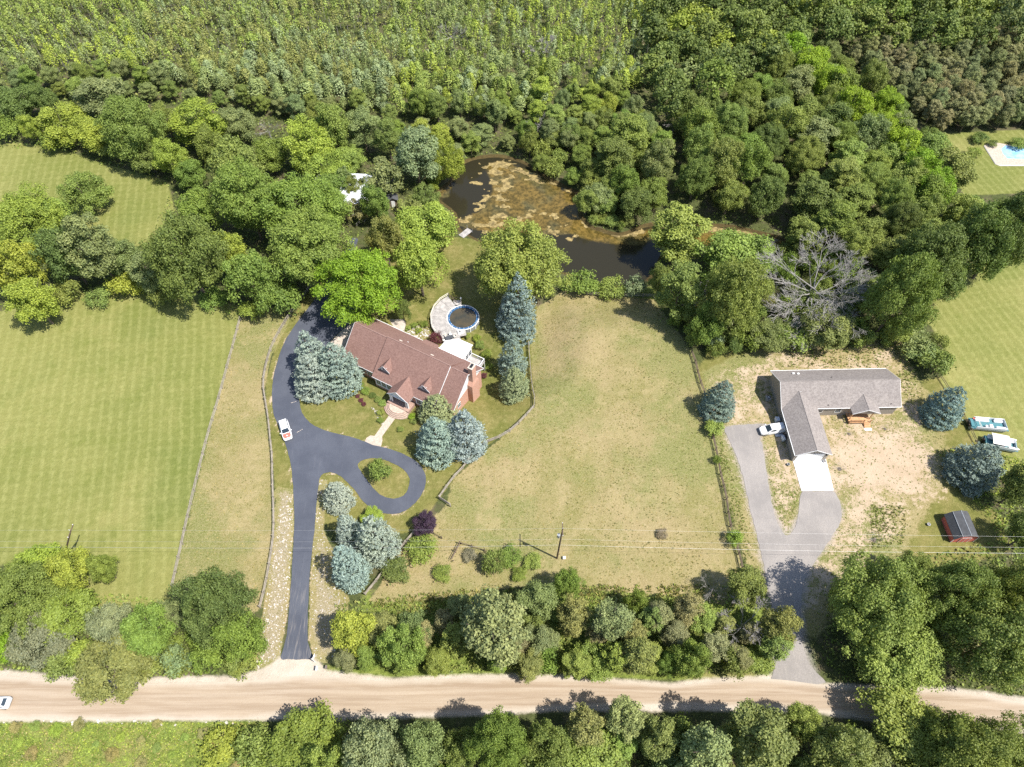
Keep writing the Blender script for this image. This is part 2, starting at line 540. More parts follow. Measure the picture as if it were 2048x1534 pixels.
def gravel_mat():
    t = NT('crushed_gravel')
    p = t.pos()
    a = t.noise(p, 0.15, 4, 0.6)
    b = t.noise(p, 5, 3, 0.7)
    st = t.noise(p, 1.2, 3, 0.6, stretch=(1.5, 0.2, 1), rot=R_(-14))
    c = t.mix(t.step(a, 0.35, 0.65), (0.25, 0.23, 0.215), (0.33, 0.30, 0.275))
    c = t.mix(t.math('MULTIPLY', t.step(st, 0.5, 0.75), 0.3), c, (0.42, 0.385, 0.34))
    c = t.mix(t.math('MULTIPLY', t.step(b, 0.38, 0.6), 0.5), c, (0.20, 0.185, 0.175))
    return t.done(t.bsdf(c, 0.95, 0.15, 0, t.bump(b, 0.5, 0.06)))
M['gravel'] = gravel_mat()

def road_mat():
    t = NT('graded_dirt')
    uv = t.n('TexCoord').outputs['UV']
    s = t.n('SeparateXYZ'); t.put(s.inputs[0], uv)
    u, v = s.outputs[0], s.outputs[1]
    p = t.pos()
    a = t.noise(p, 0.9, 4, 0.6, stretch=(0.05, 1.1, 1))
    b = t.noise(p, 2.4, 4, 0.65, stretch=(0.06, 1.2, 1))
    n = t.noise(p, 4, 3, 0.65)
    w = t.noise(p, 0.22, 4, 0.6)
    dx = t.n('SeparateXYZ'); t.put(dx.inputs[0], p)
    c = t.mix(t.step(a, 0.35, 0.66), (0.295, 0.225, 0.160), (0.375, 0.30, 0.222))
    c = t.mix(t.math('MULTIPLY', t.step(b, 0.45, 0.7), 0.45), c, (0.42, 0.35, 0.27))
    # loose pale sand thrown to both shoulders
    e = t.math('ABSOLUTE', t.math('SUBTRACT', u, 0.5))
    e = t.math('ADD', e, t.math('MULTIPLY', t.math('SUBTRACT', w, 0.5), 0.22))
    c = t.mix(t.step(e, 0.30, 0.50), c, t.mix(t.step(n, 0.3, 0.7), (0.40, 0.345, 0.275), (0.49, 0.43, 0.355)))
    mid = t.math('MULTIPLY', t.step(t.math('ABSOLUTE', t.math('SUBTRACT', u, 0.36)), 0.07, 0.02), 0.4)
    c = t.mix(mid, c, (0.43, 0.36, 0.28))
    c = t.mix(t.math('MULTIPLY', t.step(n, 0.4, 0.62), 0.18), c, (0.30, 0.215, 0.15))
    return t.done(t.bsdf(c, 0.95, 0.1, 0, t.bump(t.math('ADD', n, t.math('MULTIPLY', a, 2.0)), 0.35, 0.08)))
M['road'] = road_mat()

def water_mat():
    t = NT('pond_water')
    p = t.pos()
    n = t.noise(p, 0.22, 5, 0.65)
    f = t.noise(p, 1.0, 4, 0.7)
    g = t.noise(p, 0.09, 3, 0.6)
    weed = t.step(t.math('ADD', t.attr('weed'), t.math('MULTIPLY', t.math('SUBTRACT', n, 0.5), 1.1)), 0.38, 0.75)
    deep = (0.026, 0.023, 0.013)
    olive = t.mix(t.step(f, 0.35, 0.68), (0.065, 0.048, 0.012), (0.19, 0.128, 0.034))
    olive = t.mix(t.step(g, 0.45, 0.62), olive, t.mix(t.step(f, 0.3, 0.7), (0.045, 0.040, 0.016), (0.11, 0.095, 0.038)))
    c = t.mix(weed, deep, olive)
    return t.done(t.bsdf(c, 0.12, 0.32, 0, t.bump(t.noise(p, 1.6, 2), 0.08, 0.05)))
M['water'] = water_mat()
M['algae'] = plain('dried_algae', (0.27, 0.205, 0.085), 0.9, 0.5, 0.9, fine=3)

def poolwater_mat():
    t = NT('murky_pool_water')
    p = t.pos()
    n = t.noise(p, 0.5, 4, 0.6)
    c = t.mix(t.step(n, 0.3, 0.7), (0.045, 0.045, 0.035), (0.085, 0.068, 0.04))
    return t.done(t.bsdf(c, 0.05, 0.5))
M['poolwater'] = poolwater_mat()
def bluewater_mat():
    t = NT('clear_pool_cover')
    n = t.noise(t.pos(), 0.6, 4, 0.6)
    c = t.mix(t.step(n, 0.3, 0.7), (0.20, 0.42, 0.68), (0.38, 0.60, 0.80))
    return t.done(t.bsdf(c, 0.3, 0.4))
M['bluewater'] = bluewater_mat()

# ------------------------------------------------------------------ ground
DRIVE = [(562, 1315), (578, 1318), (592, 1319), (610, 1318), (625, 1315), (618, 1292), (615, 1271), (616, 1220), (619, 1162), (622.6, 1115), (630, 1049.5), (634, 997), (638, 963.5), (643.5, 950), (656.5, 944.7), (669.5, 946.5), (685, 955.6), (706, 976.5),
         (727, 1002.6), (747.7, 1020.8), (774, 1027.5), (800, 1026), (826, 1010), (844, 987), (852, 963.5), (848, 942.6), (834, 924), (808, 908.7), (776, 897), (763, 894), (729.5, 883), (698, 873), (656.5, 862.5), (630, 852), (609.5, 834), (600, 810), (602, 780),
         (618, 745), (640, 715), (655, 690), (680, 664), (704, 646), (712, 620), (700, 560), (705, 510), (716, 480), (703, 478), (692, 500), (672, 530), (646, 576), (617, 615), (591, 649), (570, 682.5), (555, 722), (547, 755.6), (544, 795), (547, 826),
         (556, 849), (570, 886), (581, 925), (585, 959), (587, 984), (588.7, 1049.5), (585, 1115), (581, 1180), (573, 1271)]
GP = lambda pts: [G(*p) for p in pts]
ZONES = {
 'lawn': [
  ([(-80, 640), (60, 610), (125, 585), (270, 572), (360, 575), (482, 615), (482, 641), (464, 720), (425, 846), (381, 1022), (347, 1174), (335, 1215), (200, 1215), (60, 1130), (-80, 1130)], 2.0),
  ([(-80, 300), (30, 285), (110, 293), (200, 325), (335, 362), (350, 420), (300, 490), (200, 500), (100, 470), (-80, 440)], 2.0),
  ([(1838, 640), (1850, 580), (1890, 540), (1990, 515), (2130, 500), (2130, 930), (2010, 960), (1955, 890), (1925, 830), (1880, 760), (1905, 720), (1860, 650)], 2.0),
  ([(1860, 268), (2140, 255), (2140, 380), (1930, 392), (1900, 330)], 2.0)],
 'yard': [
  ([(628, 568), (700, 510), (800, 480), (880, 470), (950, 478), (1000, 520), (1080, 620), (1066, 690), (1070, 810), (989, 882), (951, 904), (879, 997), (860, 1020), (830, 1062), (700, 1090), (640, 1040), (588, 1010), (552, 1005), (548, 960), (543, 886), (530, 770), (555, 675)], 1.2),
  ([(1745, 1040), (1800, 1000), (1900, 950), (2010, 1040), (2010, 1110), (1860, 1140), (1790, 1090)], 3.0),
  ([(1393, 740), (1420, 690), (1580, 675), (1700, 690), (1720, 735), (1540, 745), (1510, 860), (1447, 855), (1408, 800)], 3.5),
  ([(1840, 760), (1880, 755), (1960, 890), (1900, 930), (1870, 860)], 2.5)],
 'meadow': [
  ([(1075, 615), (1131, 580), (1310, 599), (1345, 650), (1383, 706), (1397, 759), (1410, 795), (1432, 907), (1458, 1048), (1484, 1140), (1470, 1215), (1350, 1190), (1200, 1180), (1050, 1170), (900, 1200), (738, 1205), (795, 1110), (850, 1050), (890, 1015), (905, 960), (990, 885), (1071, 812), (1062, 690)], 1.2),
  ([(1405, 745), (1470, 712), (1560, 685), (1700, 695), (1790, 660), (1840, 765), (1875, 805), (1890, 890), (1905, 910), (1870, 1000), (1800, 1115), (1700, 1210), (1625, 1280), (1535, 1195), (1488, 1120), (1445, 960), (1428, 870)], 3.0),
  ([(553, 972), (586, 978), (588, 1050), (578, 1200), (560, 1318), (505, 1345), (525, 1225), (550, 1060)], 0.8),
  ([(634, 955), (655, 960), (650, 1000), (648, 1060), (670, 1110), (662, 1160), (700, 1195), (690, 1250), (675, 1330), (628, 1322), (616, 1270), (623, 1115)], 0.8),
  ([(484, 620), (560, 610), (600, 600), (590, 622), (541, 714), (529, 782), (543, 886), (549, 1060), (540, 1140), (522, 1218), (500, 1230), (420, 1200), (346, 1176), (381, 1022), (425, 846)], 1.0)],
 'stony': [
  ([(553, 972), (586, 978), (588, 1050), (578, 1200), (560, 1318), (505, 1345), (525, 1225), (550, 1060)], 2.0, 0.72),
  ([(634, 955), (655, 960), (650, 1000), (648, 1060), (670, 1110), (662, 1160), (700, 1195), (690, 1250), (675, 1330), (628, 1322), (616, 1270), (623, 1115)], 2.0, 0.6)],
 'sand': [
  ([(1405, 750), (1470, 715), (1560, 690), (1700, 700), (1790, 660), (1840, 765), (1870, 805), (1885, 890), (1900, 910), (1870, 1000), (1800, 1110), (1700, 1200), (1625, 1270), (1540, 1190), (1490, 1110), (1450, 960), (1430, 870)], 4.0, 0.50),
  ([(1645, 860), (1820, 850), (1870, 900), (1880, 950), (1850, 1010), (1770, 1000), (1735, 1060), (1660, 1140), (1640, 1110), (1695, 1000), (1655, 920)], 6.0, 0.85),
  ([(1500, 860), (1520, 880), (1600, 985), (1575, 1075), (1545, 1020)], 3.0, 0.55)],
 'gravel': [([(1447, 855), (1520, 847), (1525, 890), (1545, 1010), (1574, 1075), (1600, 1020), (1605, 982), (1667, 981), (1686, 1020), (1667, 1070), (1621, 1139), (1608, 1190), (1610, 1280), (1640, 1370), (1545, 1370), (1545, 1230), (1520, 1096), (1474, 917)], 2.5)],
 'pale': [([(-120, 1330), (60, 1343), (200, 1358), (480, 1350), (540, 1330), (560, 1310), (625, 1312), (655, 1340), (780, 1356), (950, 1348), (1150, 1349), (1345, 1366), (1420, 1355), (1560, 1350), (1650, 1366), (1760, 1370), (1900, 1374), (2150, 1408), (2150, 1480), (1990, 1456), (1740, 1441), (1600, 1424), (1450, 1422), (1120, 1422), (940, 1432), (680, 1439), (200, 1443), (-120, 1443)], 1.2)],
 'lush': [([(-120, 1435), (520, 1436), (560, 1534), (500, 1600), (-120, 1600)], 2.5),
          ([(520, 1320), (640, 1330), (900, 1340), (1560, 1345), (1560, 1362), (520, 1352)], 2.0),
          ([(730, 1190), (1400, 1180), (1480, 1140), (1540, 1200), (1540, 1340), (680, 1340)], 6.0),
          ([(780, 640), (880, 650), (905, 700), (985, 720), (995, 760), (900, 720), (800, 670)], 1.5),
          ([(1100, 560), (1310, 575), (1320, 600), (1130, 585)], 1.5)],
 'mud': [([(0, 0), (1, 0), (0, 1)], 1.0)],
}
xs = np.concatenate([[-4000, -1500, -700, -400, -290, -240], np.arange(-205, 205.1, 0.75), [240, 290, 400, 700, 1500, 4000]])
ys = np.concatenate([[-3000, -900, -300, -90, -30], np.arange(-4, 290.1, 0.75), [310, 350, 420, 600, 1000, 2000, 5000]])
GX, GY = np.meshgrid(xs, ys)
GXf, GYf = GX.ravel(), GY.ravel()
GZ = zt(GXf, GYf)
fx = np.abs(GXf) < 204
fy = (GYf > -4) & (GYf < 290)
ripple = 0.05 * np.sin(GXf * 0.9 + np.sin(GYf * 0.7) * 2) * np.sin(GYf * 1.1 + GXf * 0.23)
vat = {}
for nm, zs in ZONES.items():
    w = np.zeros(GXf.shape)
    for pts, soft, *cap in zs:
        d = sdf(GXf, GYf, GP(pts))
        w = np.maximum(w, np.clip(0.5 - d / (2 * soft), 0, 1) * (cap[0] if cap else 1.0))
    vat[nm] = w
dd_ = sdf(GXf, GYf, [at(*p) for p in DRIVE])
vat['sand'] = np.maximum(vat['sand'], 0.55 * np.clip(1 - np.abs(dd_ - 0.25) / 0.75, 0, 1))
vat['mud'] = np.clip(0.5 - (sdf(GXf, GYf, POND) - 0.6) / 1.6, 0, 1)
flat = np.maximum(np.maximum(vat['pale'], vat['gravel']), vat['yard'])
GZ = GZ + ripple * (1 - flat) * (fx & fy) * 0.6 - 0.03
nx, ny = len(xs), len(ys)
ii = (np.arange(ny - 1)[:, None] * nx + np.arange(nx - 1)[None, :]).ravel()
gf = np.stack([ii, ii + 1, ii + nx + 1, ii + nx], 1)
gme = np_mesh('ground', np.stack([GXf, GYf, GZ], 1), gf, [M['ground']], smooth=True, vattr=vat)
tag(link('ground', gme), kind='structure')

# pond water (a level sheet cut by its own banks) and floating algae
px0, px1 = min(p.x for p in POND) - 2, max(p.x for p in POND) + 2
py0, py1 = min(p.y for p in POND) - 2, max(p.y for p in POND) + 2
wx, wy = np.meshgrid(np.arange(px0, px1, 1.0), np.arange(py0, py1, 1.0))
n1, n2 = wx.shape
WXf, WYf = wx.ravel(), wy.ravel()
dpond = sdf(WXf, WYf, POND)
WP = lambda pts: [at(*p, WATER_Z) for p in pts]
weed_poly = WP([(968, 330), (1000, 322), (1060, 340), (1130, 380), (1168, 395), (1162, 430), (1180, 455), (1240, 472), (1320, 450), (1580, 470), (1580, 500), (1330, 485), (1240, 490), (1170, 480), (1140, 470), (1100, 470), (1000, 470), (920, 452), (925, 435), (960, 420), (985, 380), (975, 350)])
weed2 = WP([(870, 375), (905, 370), (898, 395), (872, 398)])
weed = np.maximum(np.clip(0.5 - sdf(WXf, WYf, weed_poly) / 3.0, 0, 1), np.clip(0.5 - sdf(WXf, WYf, weed2) / 2.0, 0, 1))
weed = np.maximum(weed, 0.62 * np.clip(0.5 + (dpond + 0.5) / 2.0, 0, 1))
ii = (np.arange(n1 - 1)[:, None] * n2 + np.arange(n2 - 1)[None, :]).ravel()
wf = np.stack([ii, ii + 1, ii + n2 + 1, ii + n2], 1)
keep = (dpond[wf] < 1.2).any(1)
wme = np_mesh('pond_water', np.stack([WXf, WYf, np.full(WXf.shape, WATER_Z)], 1), wf[keep], [M['water']], vattr={'weed': weed})
tag(link('pond_water', wme), kind='structure')

def algae():
    paths = [([(966, 336), (995, 329), (1031, 337), (1062, 351), (1080, 360)], 1.6, 260),
             ([(966, 352), (986, 363), (996, 376), (978, 386), (975, 399), (958, 417), (939, 432), (922, 437)], 1.7, 420),
             ([(1000, 345), (1015, 360), (1000, 385), (995, 405), (1010, 415)], 2.2, 200),
             ([(925, 440), (950, 448), (972, 453), (1000, 452)], 1.6, 220),
             ([(985, 430), (1010, 432), (1040, 438), (1075, 425), (1110, 432)], 1.2, 130),
             ([(1095, 448), (1110, 458), (1125, 450)], 1.2, 90), ([(1108, 468), (1120, 474), (1146, 474)], 1.0, 120),
             ([(1163, 405), (1160, 432), (1178, 456), (1210, 466), (1240, 472), (1290, 462)], 0.7, 260),
             ([(945, 362), (958, 366)], 1.1, 26), ([(1285, 460), (1310, 470), (1340, 462)], 1.2, 60), ([(1100, 365), (1140, 384), (1160, 394)], 0.7, 70),
             ([(1400, 458), (1450, 460), (1500, 470)], 0.9, 70)]
    h = 0.32
    ax, ay = np.meshgrid(np.arange(px0, px1, h), np.arange(py0, py1, h))
    A, B = ax.ravel(), ay.ravel()
    f = np.full(A.shape, -1.0)
    for pts, spread, cnt in paths:
        c = catmull([at(*p, WATER_Z) for p in pts], 3, False)
        d2 = np.full(A.shape, 1e9)
        for p, q in zip(c[:-1], c[1:]):
            e = q - p
            t = np.clip(((A - p.x) * e.x + (B - p.y) * e.y) / max(e.x ** 2 + e.y ** 2, 1e-9), 0, 1)
            d2 = np.minimum(d2, (A - p.x - t * e.x) ** 2 + (B - p.y - t * e.y) ** 2)
        f = np.maximum(f, 1 - np.sqrt(d2) / (spread * 1.35))
    nz = fbm(A * 0.55, B * 0.75, 3, 5)
    val = f * 0.55 + (nz - 0.5) * 2.3 - 0.10
    inside = sdf(A, B, POND) < -0.1
    keepv = (val > 0.27) & (f > -0.25) & inside
    Z = WATER_Z + 0.014 + 0.06 * np.clip(val, 0, 1) * vnoise(A * 2.1, B * 2.1, 8)
    r_, c_ = ax.shape
    JX, JY = A + (vnoise(A * 3.1, B * 3.1, 1) - 0.5) * h * 1.3, B + (vnoise(A * 3.1, B * 3.1, 2) - 0.5) * h * 1.3
    ii = (np.arange(r_ - 1)[:, None] * c_ + np.arange(c_ - 1)[None, :]).ravel()
    q4 = np.stack([ii, ii + 1, ii + c_ + 1, ii + c_], 1)
    q4 = q4[keepv[q4].sum(1) >= 3]
    used = np.unique(q4)
    remap = np.zeros(len(A), int); remap[used] = np.arange(len(used))
    tag(link('pond_algae', np_mesh('pond_algae', np.stack([JX, JY, Z], 1)[used], remap[q4], [M['algae']])), 'tan mats of dried algae floating on the pond', 'algae', kind='stuff')
algae()

def sheet(name, pts, z, mat, holes=(), smooth_n=0, thick=0.06, kind='structure', parent=None, ragged=0.0):
    loops = [pts] + list(holes)
    outl = []
    for lp in loops:
        lp = [Vector((p[0], p[1], 0)) for p in lp]
        if smooth_n: lp = catmull(lp, smooth_n)
        if ragged:
            lp = [p + Vector((random.uniform(-ragged, ragged), random.uniform(-ragged, ragged), 0)) for p in lp]
        outl.append(lp)
    flatv = [p for lp in outl for p in lp]
    tri = geometry.tessellate_polygon(outl)
    vs = [(p.x, p.y, z) for p in flatv] + [(p.x, p.y, z - thick) for p in flatv]
    n = len(flatv)
    fs = []
    for a, b, c in tri:
        A, B, C_ = flatv[a], flatv[b], flatv[c]
        fs.append((a, b, c) if (B - A).cross(C_ - A).z > 0 else (a, c, b))
    s = 0
    for lp in outl:
        m = len(lp)
        fs += [(s + i, s + (i + 1) % m, n + s + (i + 1) % m, n + s + i) for i in range(m)]
        s += m
    me = bpy.data.meshes.new(name)
    me.from_pydata(vs, [], fs)
    me.materials.append(mat)
    me.update()
    o = link(name, me, parent)
    if kind and parent is None: o['kind'] = kind
    return o

# dirt road: a strip with a crown, u across and v along
up = [(-160, 1347), (0, 1352), (68, 1357), (205, 1366), (294, 1367), (478, 1362), (600, 1352), (700, 1357), (777, 1362), (947, 1356), (1153, 1356), (1340, 1371), (1416, 1364), (1539, 1358), (1650, 1370), (1760, 1374), (1900, 1382), (2048, 1405), (2180, 1430)]
lo = [(-160, 1439), (0, 1439), (68, 1439), (205, 1439), (294, 1439), (478, 1439), (600, 1437), (700, 1434), (777, 1432), (947, 1427), (1133, 1417), (1335, 1408), (1420, 1412), (1539, 1417), (1640, 1424), (1741, 1438), (1880, 1447), (2020, 1459), (2150, 1480)]
U_ = catmull([G(*p) for p in up], 8, False)
L_ = catmull([G(*p) for p in lo], 8, False)
rv, ruv, rf = [], [], []
K = 9
for i, (a, b) in enumerate(zip(U_, L_)):
    for k in range(K):
        t = k / (K - 1)
        q = a.lerp(b, t)
        rv.append((q.x, q.y, 0.025 + 0.05 * math.sin(math.pi * t)))
        ruv.append((t, i / 8))
for i in range(len(U_) - 1):
    for k in range(K - 1):
        rf.append((i * K + k, (i + 1) * K + k, (i + 1) * K + k + 1, i * K + k + 1))
rme = np_mesh('dirt_road', rv, rf, [M['road']], smooth=True)
uvl = rme.uv_layers.new(name='UVMap')
li = np.empty(len(rme.loops), np.int32)
rme.loops.foreach_get('vertex_index', li)
uvl.data.foreach_set('uv', np.asarray(ruv, np.float32)[li].ravel())
rme.update()
tag(link('dirt_road', rme), kind='structure')

ISLE = [(716, 932), (722, 922), (740, 916.5), (763, 918), (787, 927), (808, 940), (819.5, 958), (815.5, 979), (805, 992), (784, 997), (761, 989.5), (742.5, 971), (727, 950)]
sheet('asphalt_driveway', [at(*p) for p in DRIVE], 0.035, M['asphalt'], [[at(*p) for p in ISLE]], 5, ragged=0.05)
# trodden pale edge of the asphalt on its outer side
edge = catmull([at(*p) for p in DRIVE[47:]], 5, False)
sheet('gravel_driveway', [at(*p) for p in ((1449, 857), (1475, 850), (1520, 848), (1562, 852), (1560, 866), (1522, 872), (1524, 890), (1532, 933), (1541, 992), (1553, 1041), (1572, 1071), (1589, 1058), (1596, 1031), (1603, 984), (1634, 983), (1666, 982), (1681, 1008), (1682, 1038), (1667, 1069), (1644, 1102), (1621, 1138), (1607, 1165), (1602, 1200),
      (1601, 1240), (1606, 1290), (1620, 1330), (1650, 1366), (1590, 1366), (1545, 1362), (1552, 1320), (1548, 1270), (1545, 1220), (1537, 1180), (1530, 1139), (1520, 1097), (1510, 1054), (1498, 1008), (1489, 966), (1475, 917), (1459, 881))], 0.02, M['gravel'], (), 6, ragged=0.10)
sheet('concrete_slab', [at(*p) for p in ((1584.5, 917), (1650.5, 915), (1667, 981), (1603, 982))], 0.09, M['concrete'], thick=0.15)
sheet('garage_apron', [at(*p) for p in ((655, 691), (681, 664), (706, 645), (716, 655), (700, 700), (676, 728), (655, 712))], 0.06, M['apron'], thick=0.1)
sheet('garden_patio', [G(*p) for p in ((768, 640), (790, 640), (806, 642), (812, 652), (806, 664), (786, 662), (764, 655))], zt1(*at(790, 650, -1).xy) + 0.12, M['apron'], (), 3, thick=0.5)
sheet('front_walk', [at(*p) for p in ((783, 824), (795, 831), (764, 873), (765, 880), (762, 893.5), (745, 890), (730, 883), (733, 876), (741, 871), (749, 872), (752, 868))], 0.05, M['paver'], thick=0.08)
# painted dashes of pale patching on the asphalt
for (x0, y0, x1, y1) in ((594, 865, 606, 858), (582, 806, 593, 803)):
    a, b = at(x0, y0), at(x1, y1)
    d = (b - a).normalized(); nrm = Vector((-d.y, d.x, 0)) * 0.05
    m = MB()
    for t0, t1 in ((0, 0.42), (0.5, 0.68), (0.78, 0.95)):
        p, q = a.lerp(b, t0), a.lerp(b, t1)
        m.prism([p + nrm + Vector((0, 0, .036)), p - nrm + Vector((0, 0, .036)), q - nrm + Vector((0, 0, .036)), q + nrm + Vector((0, 0, .036))], (0, 0, 0.004))
    tag(m.build('asphalt_patch_marks', M['apron']), kind='structure')

# ------------------------------------------------------------------ building helpers
def slab(m, pts, th=0.16):
    """roof plane: polygon given on its top face, thickness downwards"""
    return m.prism([Vector(p) for p in pts], (0, 0, -th))

def window(parent, M_, w, h, frame=0.09, panes=(2, 2), fm='trim', name='window'):
    """window in the local x-z plane facing -y, placed by matrix M_ (origin bottom centre)"""
    f = MB()
    f.box(-w / 2 - frame, w / 2 + frame, -0.05, 0.02, -frame, 0, M_)
    f.box(-w / 2 - frame, w / 2 + frame, -0.05, 0.02, h, h + frame, M_)
    f.box(-w / 2 - frame, -w / 2, -0.05, 0.02, 0, h, M_)
    f.box(w / 2, w / 2 + frame, -0.05, 0.02, 0, h, M_)
    for i in range(1, panes[0]):
        x = -w / 2 + w * i / panes[0]
        f.box(x - 0.025, x + 0.025, -0.04, 0.018, 0.002, h - 0.002, M_)
    for j in range(1, panes[1]):
        z = h * j / panes[1]
        f.box(-w / 2 + 0.002, w / 2 - 0.002, -0.036, 0.016, z - 0.025, z + 0.025, M_)
    o = MB().box(-w / 2 + 0.001, w / 2 - 0.001, -0.025, 0.012, 0.001, h - 0.001, M_).build(name, M['glass'], parent)
    f.build('frame', M[fm], o)
    return o

def face(x, y, z, deg):
    return Matrix.Translation((x, y, z)) @ Matrix.Rotation(R_(deg), 4, 'Z')

# ------------------------------------------------------------------ brick house (local x along the ridge, front is -y)
HO = at(660 + 310 / 6.024, 620 + 155 / 6.024, 8.4)
HA = R_(-29.0)
bh = thing('brick_house', 'long brick house with brown shingle roof, two dormers and gabled porch', 'house', (HO.x, HO.y, 0.6), HA)
ZR, ZE = 7.8, 2.75
SLP = (ZR - ZE) / 6.1
w = MB()
w.box(0.35, 26.85, -5.8, 5.2, -4.8, 2.95)
w.box(8.35, 22.85, -6.75, -5.81, -1.0, 2.75)
w.build('wall', M['brick'], bh)
for u0, u1 in ((0.36, 0.56), (26.64, 26.842)):
    MB().prism([(u0, -5.5, 2.96), (u0, 5.15, 2.96), (u0, 0.06, 7.55), (u0, -0.06, 7.55)], (u1 - u0, 0, 0)).build('gable', M['sidingwhite'], bh)
def two_planes(name, u0, u1, vf, vb, zr, zef, zeb, mat, parent, th=0.2):
    m = MB()
    slab(m, [(u0, 0.0, zr), (u1, 0.0, zr), (u1, -vf, zef), (u0, -vf, zef)], th)
    o = m.build(name, M[mat], parent)
    m = MB()
    slab(m, [(u0, 0.004, zr), (u0, vb, zeb), (u1, vb, zeb), (u1, 0.004, zr)], th)
    m.build(name, M[mat], parent)
    return o
two_planes('roof', -0.25, 8.0, 6.1, 5.75, ZR, ZE, ZE + 0.2, 'roofbrown', bh)
two_planes('roof', 23.2, 27.15, 6.1, 5.75, ZR, ZE, ZE + 0.2, 'roofbrown', bh)
two_planes('roof', 8.0, 23.2, 7.0, 5.78, ZR + 0.36, 2.72, ZE + 0.22, 'roofbrown', bh, 0.24)
slp_m = (ZR + 0.36 - 2.72) / 7.0
fm = MB()
for u0, u1, v in ((-0.25, 7.98, 6.1), (23.22, 27.15, 6.1), (8.0, 23.2, 7.0)):
    fm.box(u0, u1, -v - 0.07, -v - 0.003, 2.56, 2.7)
fm.build('gutter', M['trim'], bh)
MB().box(-0.2, 27.1, 5.79, 5.9, 2.75, 2.93).build('gutter', M['trim'], bh)
# pale step flashing where the raised middle roof ends
m = MB()
m.prism([(23.21, -0.1, ZR + 0.36), (23.26, -0.1, ZR + 0.36), (23.26, -7.0, 2.74), (23.21, -7.0, 2.74)], (0, 0, -0.3))
m.build('flashing', M['white'], bh)
for u in (-0.27, 27.17):
    m = MB()
    m.prism([(u, 0, ZR + 0.01), (u, -6.1, ZE + 0.01), (u, -6.1, ZE - 0.24), (u, 0, ZR - 0.24)], (0.06 if u > 0 else -0.06, 0, 0))
    m.prism([(u, 0, ZR + 0.01), (u, 5.75, ZE + 0.21), (u, 5.75, ZE - 0.04), (u, 0, ZR - 0.24)], (0.06 if u > 0 else -0.06, 0, 0))
    m.build('barge_board', M['trim'], bh)
MB().tube([(-0.25, 0, ZR - 0.02), (7.98, 0, ZR - 0.02)], 0.1).tube([(8.0, 0, ZR + 0.34), (23.2, 0, ZR + 0.34)], 0.1).tube([(23.25, 0, ZR - 0.02), (27.15, 0, ZR - 0.02)], 0.1).build('ridge_cap', M['ridge'], bh)
# rear bay roof
m = MB(); slab(m, [(12.3, 4.6, 4.05), (16.4, 4.6, 4.05), (16.0, 6.25, 3.15), (12.7, 6.25, 3.15)], 0.18); m.build('bay_roof', M['roofbrown'], bh)
MB().box(12.8, 16.0, 5.2, 6.0, -3.5, 3.0).build('bay_wall', M['brick'], bh)
# dormers
def dormer(uc):
    hw, vf = 1.12, 5.3
    zp, ze = 5.95, 4.75
    vb = (ZR + 0.36 - zp) / slp_m
    ve = (ZR + 0.36 - ze) / slp_m
    d = MB()
    zb = ZR + 0.36 - slp_m * vf
    d.prism([(uc - hw, -vf, zb - 0.1), (uc + hw, -vf, zb - 0.1), (uc + hw, -vf, ze), (uc, -vf, zp - 0.08), (uc - hw, -vf, ze)], (0, 0.12, 0))
    for s in (-1, 1):
        x = uc + s * hw
        d.prism([(x, -vf + 0.125, zb - 0.2), (x, -vf + 0.125, ze), (x, -ve - 0.05, ze)], (-s * 0.1, 0, 0))
    do = d.build('dormer', M['sidingwhite'], bh)
    for s in (-1, 1):
        r = MB()
        o = hw + 0.22
        zo = ze - (zp - ze) / hw * 0.22
        vo = (ZR + 0.36 - zo) / slp_m
        slab(r, [(uc, -vf - 0.25, zp + 0.06), (uc, -vb, zp + 0.06), (uc + s * o, -vo, zo + 0.06), (uc + s * o, -vf - 0.25, zo + 0.06)], 0.1)
        r.build('dormer_roof', M['roofbrown'], do)
    tr = MB()
    for s in (-1, 1):
        o = hw + 0.22
        zo = ze - (zp - ze) / hw * 0.22
        tr.prism([(uc, -vf - 0.26, zp + 0.06), (uc + s * o, -vf - 0.26, zo + 0.06), (uc + s * o, -vf - 0.26, zo - 0.12), (uc, -vf - 0.26, zp - 0.12)], (0, -0.05, 0))
    tr.build('dormer_trim', M['trim'], do)
    window(do, face(uc, -vf - 0.01, zb + 0.25, 0), 1.0, 1.15)
dormer(10.45)
dormer(20.1)
# porch
PU0, PU1, PV = 13.2, 18.2, 8.95
puc, pzr, pze = 15.7, 4.85, 2.8
pvb = (ZR + 0.36 - pzr) / slp_m
for s in (-1, 1):
    r = MB()
    ue = PU0 - 0.05 if s < 0 else PU1 + 0.05
    slab(r, [(puc, -PV, pzr), (puc, -pvb, pzr), (ue, -6.9, pze), (ue, -PV, pze)], 0.16)
    r.build('porch_roof', M['roofbrown'], bh)
MB().prism([(PU0 + 0.15, -PV + 0.25, 2.68), (PU1 - 0.15, -PV + 0.25, 2.68), (puc, -PV + 0.25, pzr - 0.2)], (0, 0.1, 0)).build('porch_gable', M['trim'], bh)
m = MB()
for s in (-1, 1):
    ue = PU0 - 0.05 if s < 0 else PU1 + 0.05
    m.prism([(puc, -PV - 0.002, pzr + 0.01), (ue, -PV - 0.002, pze + 0.01), (ue, -PV - 0.002, pze - 0.2), (puc, -PV - 0.002, pzr - 0.2)], (0, -0.06, 0))
m.box(PU0 + 0.1, PU1 - 0.1, -PV + 0.1, -PV + 0.24, 2.45, 2.66)
m.box(PU0, PU0 + 0.14, -PV + 0.25, -6.86, 2.45, 2.66)
m.box(PU1 - 0.14, PU1, -PV + 0.25, -6.86, 2.45, 2.66)
m.build('porch_beam', M['white'], bh)
